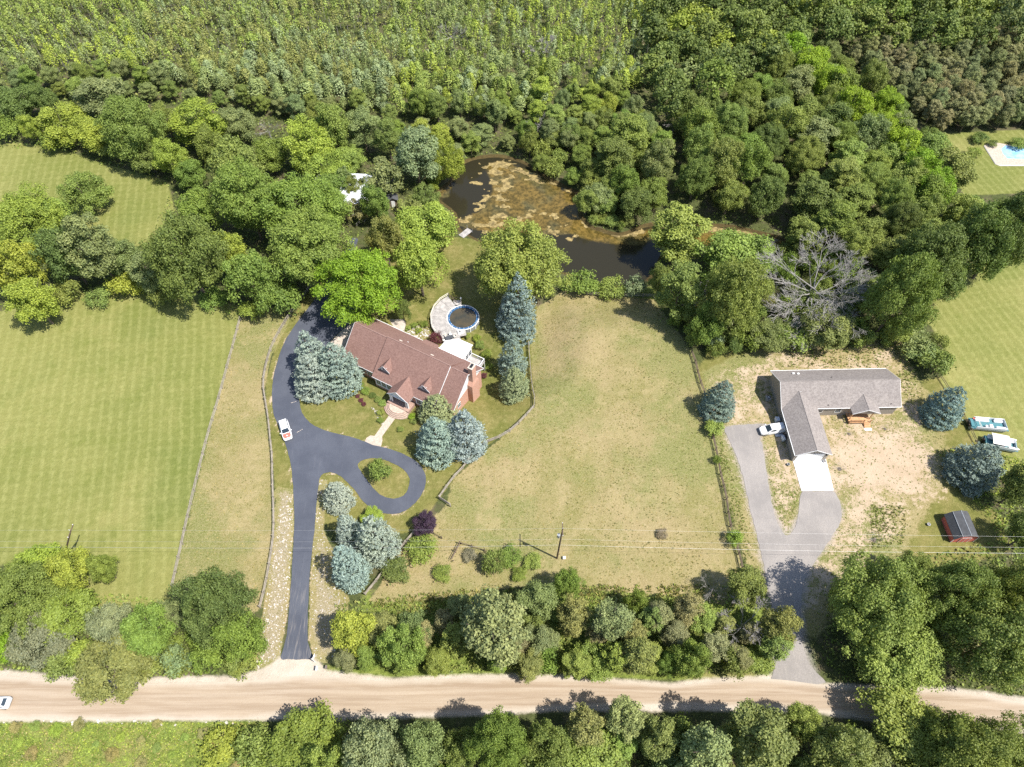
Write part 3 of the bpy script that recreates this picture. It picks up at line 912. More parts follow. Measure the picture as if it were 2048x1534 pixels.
for u in (PU0 + 0.35, PU0 + 0.8, PU1 - 0.8, PU1 - 0.35):
    MB().disc((u, -PV + 0.3), 0.17, 0.32, 2.46, 10, 0.15).build('column', M['white'], bh)
MB().box(PU0 - 0.1, PU1 + 0.1, -PV - 0.5, -6.76, -0.7, 0.30).build('porch_floor', M['step'], bh)
for r, z in ((3.05, -0.42), (2.7, -0.24), (2.35, -0.06), (2.0, 0.12)):
    a = MB(); pts = [(puc + r * math.cos(t), -PV - 0.505 + r * math.sin(t) * 0.75, -0.66) for t in np.linspace(math.pi, 2 * math.pi, 18)]
    a.prism(pts, (0, 0, z + 0.66)); st = a.build('porch_step', M['paver'], bh)
    a = MB(); pts = [(puc + (r - 0.02) * math.cos(t), -PV - 0.505 + (r - 0.02) * math.sin(t) * 0.75, z + 0.001) for t in np.linspace(math.pi, 2 * math.pi, 18)]
    pts += [(puc + (r - 0.2) * math.cos(t), -PV - 0.505 + (r - 0.2) * math.sin(t) * 0.75, z + 0.001) for t in np.linspace(2 * math.pi, math.pi, 18)]
    a.prism(pts, (0, 0, 0.03)); a.build('step_edge', M['step'], st)
MB().box(15.2, 16.2, -6.82, -6.752, 0.32, 2.4).build('front_door', M['door'], bh)
for u in (13.9, 16.3): MB().box(u, u + 1.2, -6.80, -6.753, 0.32, 2.45).build('side_panel', M['white'], bh)
# front windows
MB().box(8.6, 12.7, -6.84, -6.752, 0.1, 2.5).build('window_bay', M['white'], bh)
for u in (9.4, 10.7, 12.0):
    window(bh, face(u, -6.85, 0.65, 0), 0.95, 1.6)
MB().box(18.5, 22.6, -6.84, -6.752, 0.1, 2.5).build('window_bay', M['white'], bh)
for u in (19.3, 20.6, 21.9):
    window(bh, face(u, -6.85, 0.65, 0), 0.95, 1.6)
for u in (3.0, 6.4, 24.9):
    window(bh, face(u, -5.82, 0.6, 0), 1.2, 1.35)
window(bh, face(26.87, -3.6, 0.9, 90), 0.9, 1.2)
window(bh, face(26.87, 3.2, 0.0, 90), 0.9, 1.2)
# chimney on the end wall
m = MB()
m.box(26.86, 28.0, -0.1, 2.5, -4.3, 4.0)
m.prism([(26.86, -0.1, 4.001), (28.0, -0.1, 4.001), (27.85, 0.55, 5.4), (26.86, 0.55, 5.4)], (0, 2.6, 0)) if False else None
ch = m.build('chimney', M['brick'], bh)
m = MB(); m.loft([[(26.86, -0.1, 4.002), (28.0, -0.1, 4.002), (28.0, 2.5, 4.002), (26.86, 2.5, 4.002)], [(26.9, 0.5, 5.0), (27.85, 0.5, 5.0), (27.85, 1.9, 5.0), (26.9, 1.9, 5.0)], [(26.9, 0.5, 9.2), (27.85, 0.5, 9.2), (27.85, 1.9, 9.2), (26.9, 1.9, 9.2)]])
m.build('chimney_stack', M['brick'], ch)
MB().box(26.82, 27.93, 0.42, 1.98, 9.21, 9.36).build('chimney_cap', M['apron'], ch)
MB().box(27.1, 27.6, 0.7, 1.7, 9.361, 9.5).build('flue', M['black'], ch)
# roof vents
for u, v, z in ((10.6, 0.9, 7.1), (18.2, 0.9, 7.1)):
    MB().box(u - 0.35, u + 0.35, v - 0.12, v + 0.12, z - 0.2, z + 0.35).build('roof_vent', M['apron'], bh)
for u, v, z in ((11.8, 1.6, 6.5), (25.8, 2.6, 5.6)):
    MB().tube([(u, v, z - 0.2), (u, v, z + 0.5)], 0.07, 8).build('vent_pipe', M['white'], bh)
# white sun room on the back, with its raised deck
sr = [(16.35, 5.3), (16.5, 8.1), (18.7, 9.8), (22.15, 9.85), (22.2, 5.3)]
m = MB(); m.prism([(x, y, 2.95) for x, y in sr], (0, 0, 0.14)); so = m.build('sun_room_roof', M['white'], bh)
m = MB(); m.prism([(16.6, 5.56, -0.2), (16.75, 7.95, -0.2), (18.8, 9.55, -0.2), (21.9, 9.6, -0.2), (21.95, 5.56, -0.2)], (0, 0, 3.14)); sw = m.build('sun_room_wall', M['white'], bh)
for v in (6.3, 7.6, 8.8):
    window(sw, face(21.95, v, 0.6, 90), 0.85, 1.5, panes=(1, 2))
for v in (17.3, 19.2, 20.6):
    pass
for u in (19.4, 21.0):
    window(sw, face(u, 9.62, 0.6, 180), 1.0, 1.5, panes=(1, 2))
dk = MB().box(22.0, 25.3, 5.56, 9.3, -0.3, -0.12).build('raised_deck', M['deckgrey'], bh)
for (x, y) in ((25.2, 5.9), (25.2, 9.2), (22.2, 9.2), (23.7, 9.2), (25.2, 7.5)):
    MB().box(x - 0.06, x + 0.06, y - 0.06, y + 0.06, -3.4, 0.85).build('deck_post', M['white'], dk)
MB().box(25.14, 25.26, 5.7, 9.27, 0.86, 0.94).box(22.1, 25.26, 9.14, 9.262, 0.862, 0.938).build('deck_rail', M['white'], dk)
for k in range(24):
    x, y = (25.2, 5.8 + k * 0.27) if k < 13 else (22.2 + (k - 13) * 0.27, 9.2)
    MB().box(x - 0.02, x + 0.02, y - 0.02, y + 0.02, -0.118, 0.855).build('baluster', M['white'], dk)
HM = Matrix.Translation((HO.x, HO.y, 0.0)) @ Matrix.Rotation(HA, 4, 'Z')
def hl(u, v, z=0.0):
    """house coordinates (v towards the front) to world"""
    p = HM @ Vector((u, -v, z))
    return Vector((p.x, p.y, z))
def barbecue(p, rz):
    t = thing('barbecue_grill', 'black barbecue grill on the raised deck beside the brick chimney', 'grill', p, rz)
    MB().box(-0.5, 0.5, -0.25, 0.25, 0.35, 0.75).build('firebox', M['black'], t, bevel=0.04)
    MB().loft([[(-0.5, -0.26, 0.76), (0.5, -0.26, 0.76), (0.5, 0.26, 0.76), (-0.5, 0.26, 0.76)], [(-0.46, -0.12, 1.05), (0.46, -0.12, 1.05), (0.46, 0.12, 1.05), (-0.46, 0.12, 1.05)]]).build('lid', M['grill'], t)
    for x in (-0.42, 0.42):
        for y in (-0.2, 0.2):
            MB().box(x - 0.03, x + 0.03, y - 0.03, y + 0.03, 0, 0.349).build('leg', M['metal'], t)
barbecue(hl(24.3, -6.4, 0.48), HA)

# ------------------------------------------------------------------ grey-roofed ranch house
rh = thing('ranch_house', 'tan sided L-shaped ranch house with grey shingle roof and garage wing', 'house', (53.75, 74.8, 0.45), R_(1.4))
m = MB()
m.box(0.45, 23.7, 0.3, 9.05, -0.85, 2.55)
m.box(0.5, 6.95, -10.0, 0.29, -0.85, 2.5)
m.build('wall', M['vinyl'], rh)
for x0 in (0.46, 23.49):
    MB().prism([(x0, 0.32, 2.56), (x0, 9.03, 2.56), (x0, 4.82, 5.2), (x0, 4.68, 5.2)], (0.2, 0, 0)).build('gable', M['vinyl'], rh)
MB().prism([(0.52, -9.99, 2.51), (6.93, -9.99, 2.51), (3.7, -9.99, 4.22), (3.6, -9.99, 4.22)], (0, 0.2, 0)).build('gable', M['vinyl'], rh)
m = MB(); slab(m, [(0, 4.75, 5.5), (24.1, 4.75, 5.5), (24.1, 0.05, 2.6), (0, 0.05, 2.6)], 0.14); m.build('roof', M['roofgrey'], rh)
m = MB(); slab(m, [(0, 4.753, 5.5), (0, 9.45, 2.6), (24.1, 9.45, 2.6), (24.1, 4.753, 5.5)], 0.14); m.build('roof', M['roofgrey'], rh)
gy = 0.05 + (4.5 - 2.6) / 0.617
m = MB(); slab(m, [(3.65, -10.45, 4.5), (3.65, gy, 4.52), (0.1, 0.1, 2.63), (0.1, -10.45, 2.6)], 0.14); m.build('garage_roof', M['roofgrey'], rh)
m = MB(); slab(m, [(3.653, -10.45, 4.5), (7.25, -10.45, 2.6), (7.25, 0.1, 2.63), (3.653, gy, 4.52)], 0.14); m.build('garage_roof', M['roofgrey'], rh)
pr = []
py_ = 0.05 + (4.0 - 2.6) / 0.617
m = MB(); slab(m, [(16.6, -1.45, 4.0), (16.6, py_, 4.02), (13.85, 0.1, 2.63), (13.85, -1.45, 2.6)], 0.12); m.build('porch_roof', M['roofgrey'], rh)
m = MB(); slab(m, [(16.603, -1.45, 4.0), (19.5, -1.45, 2.6), (19.5, 0.1, 2.63), (16.603, py_, 4.02)], 0.12); m.build('porch_roof', M['roofgrey'], rh)
MB().tube([(0, 4.75, 5.47), (24.1, 4.75, 5.47)], 0.09).tube([(3.65, -10.45, 4.47), (3.65, gy, 4.49)], 0.08).tube([(16.6, -1.45, 3.97), (16.6, py_, 3.99)], 0.08).build('ridge_cap', M['roofgrey'], rh)
m = MB()
m.box(7.26, 13.84, -0.05, 0.045, 2.47, 2.57).box(19.51, 24.1, -0.05, 0.045, 2.47, 2.57)
m.box(-0.02, 0.098, -10.43, 0.04, 2.42, 2.56)
m.box(0.0, 24.1, 9.452, 9.57, 2.42, 2.57)
m.build('gutter', M['white'], rh)
for x0, xr, x1, y, zr in ((0.1, 3.65, 7.25, -10.452, 4.5), (13.85, 16.6, 19.5, -1.452, 4.0)):
    for a in (x0, x1):
        MB().prism([(a, y, 2.61), (xr, y, zr + 0.01), (xr, y, zr - 0.17), (a, y, 2.43)], (0, -0.05, 0)).build('barge_board', M['trim'], rh)
for x, dx in ((-0.004, -0.05), (24.104, 0.05)):
    for y in (0.05, 9.45):
        MB().prism([(x, y, 2.61), (x, 4.75, 5.51), (x, 4.75, 5.34), (x, y, 2.44)], (dx, 0, 0)).build('barge_board', M['trim'], rh)
MB().prism([(14.1, -1.25, 2.46), (19.25, -1.25, 2.46), (16.6, -1.25, 3.82)], (0, 0.08, 0)).build('porch_gable', M['vinyl'], rh)
gd = MB().box(1.05, 5.95, -10.06, -10.002, -0.38, 2.12).build('garage_door', M['white'], rh)
for k in range(1, 4):
    MB().box(1.06, 5.94, -10.075, -10.061, k * 0.62 - 0.40, k * 0.62 - 0.36).build('door_seam', M['trim'], gd)
MB().box(0.9, 1.04, -10.07, -10.003, -0.38, 2.25).box(5.96, 6.1, -10.07, -10.003, -0.38, 2.25).box(0.9, 6.1, -10.069, -10.004, 2.26, 2.38).build('garage_trim', M['trim'], rh)
for x in (0.72, 6.45):
    MB().box(x - 0.1, x + 0.1, -10.2, -10.01, 1.75, 2.1).build('wall_lamp', M['black'], rh)
for x, wd in ((8.1, 1.3), (11.9, 1.1), (22.0, 0.6)):
    if x < 20: window(rh, face(x, 0.28, 0.75, 0), wd, 1.35, panes=(1, 2), fm='white')
# timber porch deck
pd = MB().box(14.0, 18.3, -2.0, 0.28, 0.0, 0.15).build('porch_deck', M['deckwood'], rh)
for x, y, zt_ in ((14.1, -1.9, 1.05), (16.9, -1.9, 1.05), (14.15, -1.2, 2.45), (18.2, -1.2, 2.45), (18.2, -1.9, 1.05)):
    MB().box(x - 0.07, x + 0.07, y - 0.07, y + 0.07, -0.6, zt_).build('porch_post', M['deckwood'], pd)
MB().box(14.0, 16.95, -1.97, -1.83, 1.05, 1.11).box(14.03, 14.17, -1.82, 0.25, 1.051, 1.111).build('porch_rail', M['deckwood'], pd)
MB().box(14.0, 16.95, -1.94, -1.86, 0.30, 0.37).build('porch_rail', M['deckwood'], pd)
for k in range(14):
    MB().box(14.2 + k * 0.19, 14.24 + k * 0.19, -1.92, -1.88, 0.151, 1.049).build('baluster', M['deckwood'], pd)
for k in range(3):
    MB().box(17.0, 18.2, -2.35 - 0.3 * k, -2.04 - 0.3 * k, -0.55, 0.0 - 0.15 * k).build('stair_tread', M['deckwood'], pd)
MB().box(16.9, 18.35, -3.5, -2.95, -0.5, -0.40).build('landing', M['concrete'], pd)
for x, y, z in ((4.0, 7.9, 3.6), (4.9, 7.7, 3.75)):
    MB().box(x - 0.2, x + 0.2, y - 0.15, y + 0.15, z - 0.2, z + 0.25).build('roof_vent', M['white'], rh)
for x, y in ((10.9, 6.0), (3.9, 2.8), (9.4, 0.5), (22.0, 0.5)):
    z = 5.5 - abs(y - 4.75) * 0.617
    MB().tube([(x, y, z - 0.2), (x, y, z + 0.35)], 0.06, 8).build('vent_pipe', M['white'] if y == 2.8 else M['black'], rh)

# ------------------------------------------------------------------ small buildings
def shed():
    t = thing('garden_shed', 'small red barn-style shed with dark gambrel roof at the right edge', 'shed', (81.5, 50.5, 0), R_(1.5))
    y0, y1 = -2.35, 2.35
    prof = [(-2.05, 0.0), (2.05, 0.0), (2.05, 1.85), (1.25, 2.85), (0, 3.2), (-1.25, 2.85), (-2.05, 1.85)]
    MB().prism([(x, y0 + 0.12, z) for x, z in prof], (0, y1 - y0 - 0.24, 0)).build('wall', M['barnred'], t)
    rp = [(-2.3, 1.75), (-1.32, 2.95), (0, 3.33), (1.32, 2.95), (2.3, 1.75)]
    for (a, b) in zip(rp[:-1], rp[1:]):
        MB().prism([(a[0], y0 - 0.1, a[1]), (b[0], y0 - 0.1, b[1]), (b[0], y0 - 0.1, b[1] - 0.09), (a[0], y0 - 0.1, a[1] - 0.09)], (0, y1 - y0 + 0.2, 0)).build('roof_panel', M['darkroof'], t)
    MB().tube([(0, y0 - 0.1, 3.33), (0, y1 + 0.1, 3.33)], 0.06).tube([(-1.32, y0 - 0.1, 2.95), (-1.32, y1 + 0.1, 2.95)], 0.05).build('ridge_strip', M['metal'], t)
    d = MB().box(-0.8, 0.8, y0 + 0.06, y0 + 0.115, 0.05, 1.9).build('door', M['barnred'], t)
    m = MB()
    for x in (-0.85, -0.02, 0.8): m.box(x, x + 0.06, y0 + 0.03, y0 + 0.059, 0.05, 1.95)
    m.box(-0.85, 0.86, y0 + 0.028, y0 + 0.058, 1.96, 2.03)
    m.build('door_trim', M['white'], d)
    for x in (-2.1, 2.02):
        MB().box(x, x + 0.08, y0 + 0.05, y0 + 0.119, 0, 1.8).build('corner_board', M['white'], t)
    MB().box(-2.12, -2.06, -0.2, 0.0, 1.5, 1.6).tube([(-2.12, 0.4, 1.5), (-2.12, 2.2, 1.5)], 0.05).build('gutter_pipe', M['white'], t)
shed()
def barn():
    t = thing('outbuilding', 'white metal-roofed outbuilding half hidden among trees beside the pond', 'building', (-43.0, 141.0, 0), R_(-4))
    MB().box(-6.6, 6.6, -5.2, 5.2, -0.5, 3.2).build('wall', M['sidingwhite'], t)
    for s in (-1, 1):
        m = MB(); slab(m, [(-7, 0.004 * s, 4.6), (7, 0.004 * s, 4.6), (7, 5.7 * s, 3.2), (-7, 5.7 * s, 3.2)], 0.12)
        r = m.build('roof', M['whiteroof'], t)
        for k in range(15):
            x = -6.9 + k * 0.985
            m = MB(); m.prism([(x, 0.01 * s, 4.605), (x + 0.05, 0.01 * s, 4.605), (x + 0.05, 5.7 * s, 3.205), (x, 5.7 * s, 3.205)], (0, 0, 0.05))
            m.build('roof_rib', M['whiteroof'], r)
    for x in (-6.58, 6.38):
        MB().prism([(x, -5.15, 3.21), (x, 5.15, 3.21), (x, 0, 4.45)], (0.2, 0, 0)).build('gable', M['sidingwhite'], t)
    for x in (-3.5, 1.0):
        MB().box(x, x + 3.0, -5.27, -5.202, -0.1, 2.6).build('garage_door', M['trim'], t)
barn()
def pond_shed():
    p = G(786, 414)
    t = thing('potting_shed', 'tiny brown shed with grey roof and white door near the pond', 'shed', (p.x, p.y + 1.0, p.z), R_(12))
    MB().box(-1.1, 1.1, -1.0, 1.0, -0.3, 2.1).build('wall', M['fence_dark'], t)
    for s in (-1, 1):
        m = MB(); slab(m, [(0.003 * s, -1.3, 3.0), (0.003 * s, 1.3, 3.0), (1.45 * s, 1.3, 2.05), (1.45 * s, -1.3, 2.05)], 0.08); m.build('roof', M['darkroof'], t)
    MB().prism([(-1.08, -0.99, 2.11), (1.08, -0.99, 2.11), (0, -0.99, 2.85)], (0, 0.1, 0)).build('gable', M['fence_dark'], t)
    MB().box(-0.45, 0.45, -1.06, -1.002, 0, 1.9).build('door', M['white'], t)
pond_shed()

# ------------------------------------------------------------------ above-ground pool and its deck
PC = at(926, 635, -1.8)
pool_z = zt1(PC.x, PC.y)
pt = thing('swimming_pool', 'round above-ground pool with blue liner and murky brown water', 'pool', (PC.x, PC.y, pool_z))
def ringmesh(r0, r1, z0, z1, n=48, c=(0, 0)):
    m = MB()
    cs = [(math.cos(2 * math.pi * i / n), math.sin(2 * math.pi * i / n)) for i in range(n)]
    rings = [[(c[0] + a * r, c[1] + b * r, z) for a, b in cs] for r, z in ((r0, z0), (r1, z0), (r1, z1), (r0, z1), (r0, z0))]
    m.loft(rings, False)
    return m
PR = 3.55
ringmesh(PR - 0.02, PR + 0.1, -0.3, 1.2).build('pool_wall', M['metal'], pt)
ringmesh(PR - 0.03, PR + 0.16, 1.201, 1.26).build('top_rail', M['white'], pt)
ringmesh(PR - 0.52, PR - 0.125, 1.0, 1.20).build('liner', M['blueliner'], pt)
lin = MB().disc((0, 0), PR - 0.03, 0.5, 0.98, 48).build('water', M['poolwater'], pt)
m = MB()
for k in range(22):
    a = k * 2 * math.pi / 22 + random.uniform(-.08, .08)
    q = MB()
    r = PR - 0.34
    m.box(-0.12, 0.12, -0.05, 0.05, 1.201, 1.23, Matrix.Rotation(a, 4, 'Z') @ Matrix.Translation((r + random.uniform(-.1, .1), 0, 0)))
m.build('cover_clips', M['whiteroof'], pt)
for k in range(16):
    a = k * 2 * math.pi / 16 + 0.1
    MB().box(-0.06, 0.06, -0.09, 0.09, -0.2, 1.2, Matrix.Rotation(a, 4, 'Z') @ Matrix.Translation((PR + 0.17, 0, 0))).build('upright', M['white'], pt)

dt = thing('pool_deck', 'weathered grey curved wooden deck wrapping the left side of the round pool', 'deck', (PC.x, PC.y, pool_z))
angs = [R_(a) for a in (119, 137, 157, 178, 200, 218, 240, 262, 281)]
outr = [7.6, 7.5, 7.4, 7.4, 7.5, 7.5, 6.6, 5.6, 5.2]
ZD = 1.22
for i in range(len(angs) - 1):
    a0, a1, r0, r1 = angs[i] + 0.004, angs[i + 1] - 0.004, outr[i], outr[i + 1]
    pi_ = PR + 0.24
    q = [(pi_ * math.cos(a0), pi_ * math.sin(a0)), (r0 * math.cos(a0), r0 * math.sin(a0)), (r1 * math.cos(a1), r1 * math.sin(a1)), (pi_ * math.cos(a1), pi_ * math.sin(a1))]
    n = 14
    panel = None
    for k in range(n):
        t0, t1 = k / n, (k + 0.93) / n
        A0 = Vector(q[0]).lerp(Vector(q[1]), t0); A1 = Vector(q[0]).lerp(Vector(q[1]), t1)
        B0 = Vector(q[3]).lerp(Vector(q[2]), t0); B1 = Vector(q[3]).lerp(Vector(q[2]), t1)
        if panel is None: panel = MB()
        panel.prism([(A0.x, A0.y, ZD), (A1.x, A1.y, ZD), (B1.x, B1.y, ZD), (B0.x, B0.y, ZD)], (0, 0, -0.07 - 0.01 * random.random()))
    panel.build('deck_panel', M['deckgrey'], dt)
    MB().prism([(q[0][0], q[0][1], ZD - 0.09), (q[1][0], q[1][1], ZD - 0.09), (q[2][0], q[2][1], ZD - 0.09), (q[3][0], q[3][1], ZD - 0.09)], (0, 0, -0.12)).build('joist_frame', M['fence_dark'], dt)
for i in range(7):
    r = outr[i] - 0.06
    x, y = r * math.cos(angs[i]), r * math.sin(angs[i])
    MB().box(x - 0.06, x + 0.06, y - 0.06, y + 0.06, -0.4, ZD + 0.95).build('rail_post', M['deckgrey'], dt)
    if i < 5:
        r2 = outr[i + 1] - 0.06
        x2, y2 = r2 * math.cos(angs[i + 1]), r2 * math.sin(angs[i + 1])
        for z in (0.92, 0.5):
            MB().tube([(x, y, ZD + z), (x2, y2, ZD + z)], 0.06, 4).build('rail', M['tarp'], dt)
for k, a in enumerate((122, 131, 140)):
    pass
x, y = outr[0] * math.cos(angs[0]), outr[0] * math.sin(angs[0])
x2, y2 = 4.2 * math.cos(angs[0] - 0.12), 4.2 * math.sin(angs[0] - 0.12)
MB().tube([(x, y, ZD + 0.92), (x2, y2, ZD + 0.92)], 0.05, 4).tube([(x, y, ZD + 0.5), (x2, y2, ZD + 0.5)], 0.05, 4).build('rail', M['fence_dark'], dt)
# stair landing on the far side and the bridge towards the sun room
MB().box(-2.4, -0.6, 3.9, 5.4, 0.9, 1.0).build('landing', M['deckgrey'], dt)
MB().tube([(-0.6, 3.9, 1.9), (-0.6, 5.4, 1.9)], 0.05, 4).tube([(-2.4, 5.4, 1.9), (-0.6, 5.4, 1.9)], 0.05, 4).build('rail', M['fence_dark'], dt)
br_a = Vector((-4.2, -4.0)); br_b = Vector((-1.0, -5.1))
m = MB()
hb1, hb2 = hl(17.2, -9.0) - PC, hl(20.2, -9.6) - PC
m.prism([(-5.2, -4.4, ZD - 0.01), (hb1.x, hb1.y, ZD - 0.01), (hb2.x, hb2.y, ZD - 0.01), (-0.6, -4.9, ZD - 0.01)], (0, 0, -0.12))
m.build('bridge_deck', M['deckgrey'], dt)
# table and chairs, pump box, light post
def patio_set():
    c = PC + Vector((-2.75, -6.3, 0)); z = pool_z + ZD
    t = thing('patio_table', 'dark patio table on the deck between pool and white sun room', 'table', (c.x, c.y, z), R_(20))
    MB().box(-0.9, 0.9, -0.5, 0.5, 0.68, 0.74).build('table_top', M['grill'], t)
    for x in (-0.8, 0.8):
        for y in (-0.42, 0.42): MB().box(x - 0.03, x + 0.03, y - 0.03, y + 0.03, 0, 0.679).build('leg', M['metal'], t)
    for i, (x, y, r) in enumerate(((-0.55, 0.9, 0), (0.55, 0.95, 0.2), (1.3, 0.1, -1.5), (-1.35, -0.1, 1.6))):
        q = Matrix.Translation(c) @ Matrix.Rotation(R_(20), 4, 'Z') @ Vector((x, y, 0))
        ch = thing('patio_chair', ('light patio chair at the pool side of the dark deck table, nearer the purple shrub', 'light patio chair at the pool side of the dark deck table, nearer the steps',
                                   'patio chair at the right end of the dark deck table', 'patio chair at the left end of the dark deck table')[i], 'chair', (q.x, q.y, z), R_(20) + r, 'chairs round the deck table')
        MB().box(-0.25, 0.25, -0.25, 0.25, 0.38, 0.44).build('seat', M['tarp'], ch)
        MB().box(-0.25, 0.25, 0.22, 0.27, 0.45, 0.95).build('backrest', M['tarp'], ch)
        for a in (-0.2, 0.2):
            for b in (-0.2, 0.2): MB().box(a - 0.02, a + 0.02, b - 0.02, b + 0.02, 0, 0.379).build('leg', M['metal'], ch)
patio_set()
c = PC + Vector((-0.9, -4.55, 0))
pb = thing('pool_steps', 'white plastic entry steps at the near rim of the pool', 'steps', (c.x + 0.5, c.y + 0.2, pool_z + ZD), R_(15))
MB().box(-0.6, 0.6, -0.5, 0.4, 0, 0.25).box(-0.6, 0.6, 0.0, 0.39, 0.251, 0.45).build('tread', M['white'], pb)
MB().box(-0.22, 0.05, -0.35, 0.25, 0.452, 0.48).build('pad', M['black'], pb)
lp = PC + Vector((-0.6, 4.3, 0))
lt = thing('lamp_post', 'thin pale lamp post with small light beyond the pool', 'lamp', (lp.x, lp.y, pool_z))
MB().tube([(0, 0, -0.1), (0, 0, 2.9)], 0.05, 8).build('post', M['tarp'], lt)
MB().disc((0, 0), 0.2, 2.9, 3.1, 10, 0.12).build('lamp_head', M['white'], lt)

# dock at the pond
dp = G(931, 467)
dtk = thing('fishing_dock', 'small grey wooden dock at the edge of the pond', 'dock', (dp.x, dp.y, WATER_Z), R_(-40))
for k in range(10):
    MB().box(-0.85, 0.85, -1.6 + k * 0.33, -1.29 + k * 0.33, 0.38, 0.44).build('plank', M['deckgrey'], dtk)
MB().box(-0.8, -0.7, -1.6, 1.7, 0.25, 0.379).box(0.7, 0.8, -1.6, 1.7, 0.25, 0.379).build('beam', M['fence_dark'], dtk)
for x in (-0.8, 0.8):
    for y in (-1.5, 1.6):
        MB().tube([(x * 1.1, y, -1.0), (x * 1.1, y, 1.3 if y > 0 else 0.6)], 0.05, 6).build('pile', M['metal'], dtk)

# in-ground pool far right
pg = G(2030, 306)
pz = pg.z
pq = thing('garden_pool', 'bright blue garden pool in a stone patio at the far right', 'pool', (pg.x, pg.y, pz))
POOLP = [(2002, 298), (2010, 291), (2030, 293), (2060, 297), (2090, 300), (2090, 318), (2040, 318), (2014, 317), (2006, 308)]
sheet('patio_paving', [at(*p, pz) - pg for p in ((1968, 291), (1985, 284), (2002, 287), (2020, 290), (2130, 290), (2130, 331), (1998, 331), (1991, 328))], 0.06, M['paver'], [[at(*p, pz) - pg for p in POOLP][::-1]], parent=pq)
sheet('pool_water', [at(*p, pz) - pg for p in POOLP], 0.03, M['bluewater'], parent=pq, thick=0.05)
kerb = [at(*p, pz) - pg for p in ((1968, 292), (1991, 328.5), (1999, 331.5), (2130, 331.5))]
MB().tube([(p.x, p.y, 0.06) for p in kerb], 0.16, 4).build('kerb', M['tarp'], pq)
def pillow(px, py, label):
    p = G(px, py)
    m = MB(); m.loft([[(-0.9, -0.3, 0), (0.9, -0.3, 0), (0.9, 0.3, 0), (-0.9, 0.3, 0)], [(-0.8, -0.2, 0.35), (0.8, -0.2, 0.35), (0.8, 0.2, 0.35), (-0.8, 0.2, 0.35)]])
    tag(m.build('garden_boulder', M['stone'], loc=p), label, 'boulder')
pillow(1965, 271, 'pale boulder beside a shrub above the far right garden pool')
pillow(1931, 324, 'small pale boulder on the lawn left of the garden pool')

# ------------------------------------------------------------------ vehicles (local +x forward)
def quad_on(a, b, c, d, u0, u1, v0, v1, off):
    a, b, c, d = map(Vector, (a, b, c, d))
    n = (b - a).cross(d - a).normalized()
    P_ = lambda u, v: a.lerp(b, u).lerp(d.lerp(c, u), v) + n * off
    return [P_(u0, v0), P_(u1, v0), P_(u1, v1), P_(u0, v1)], n

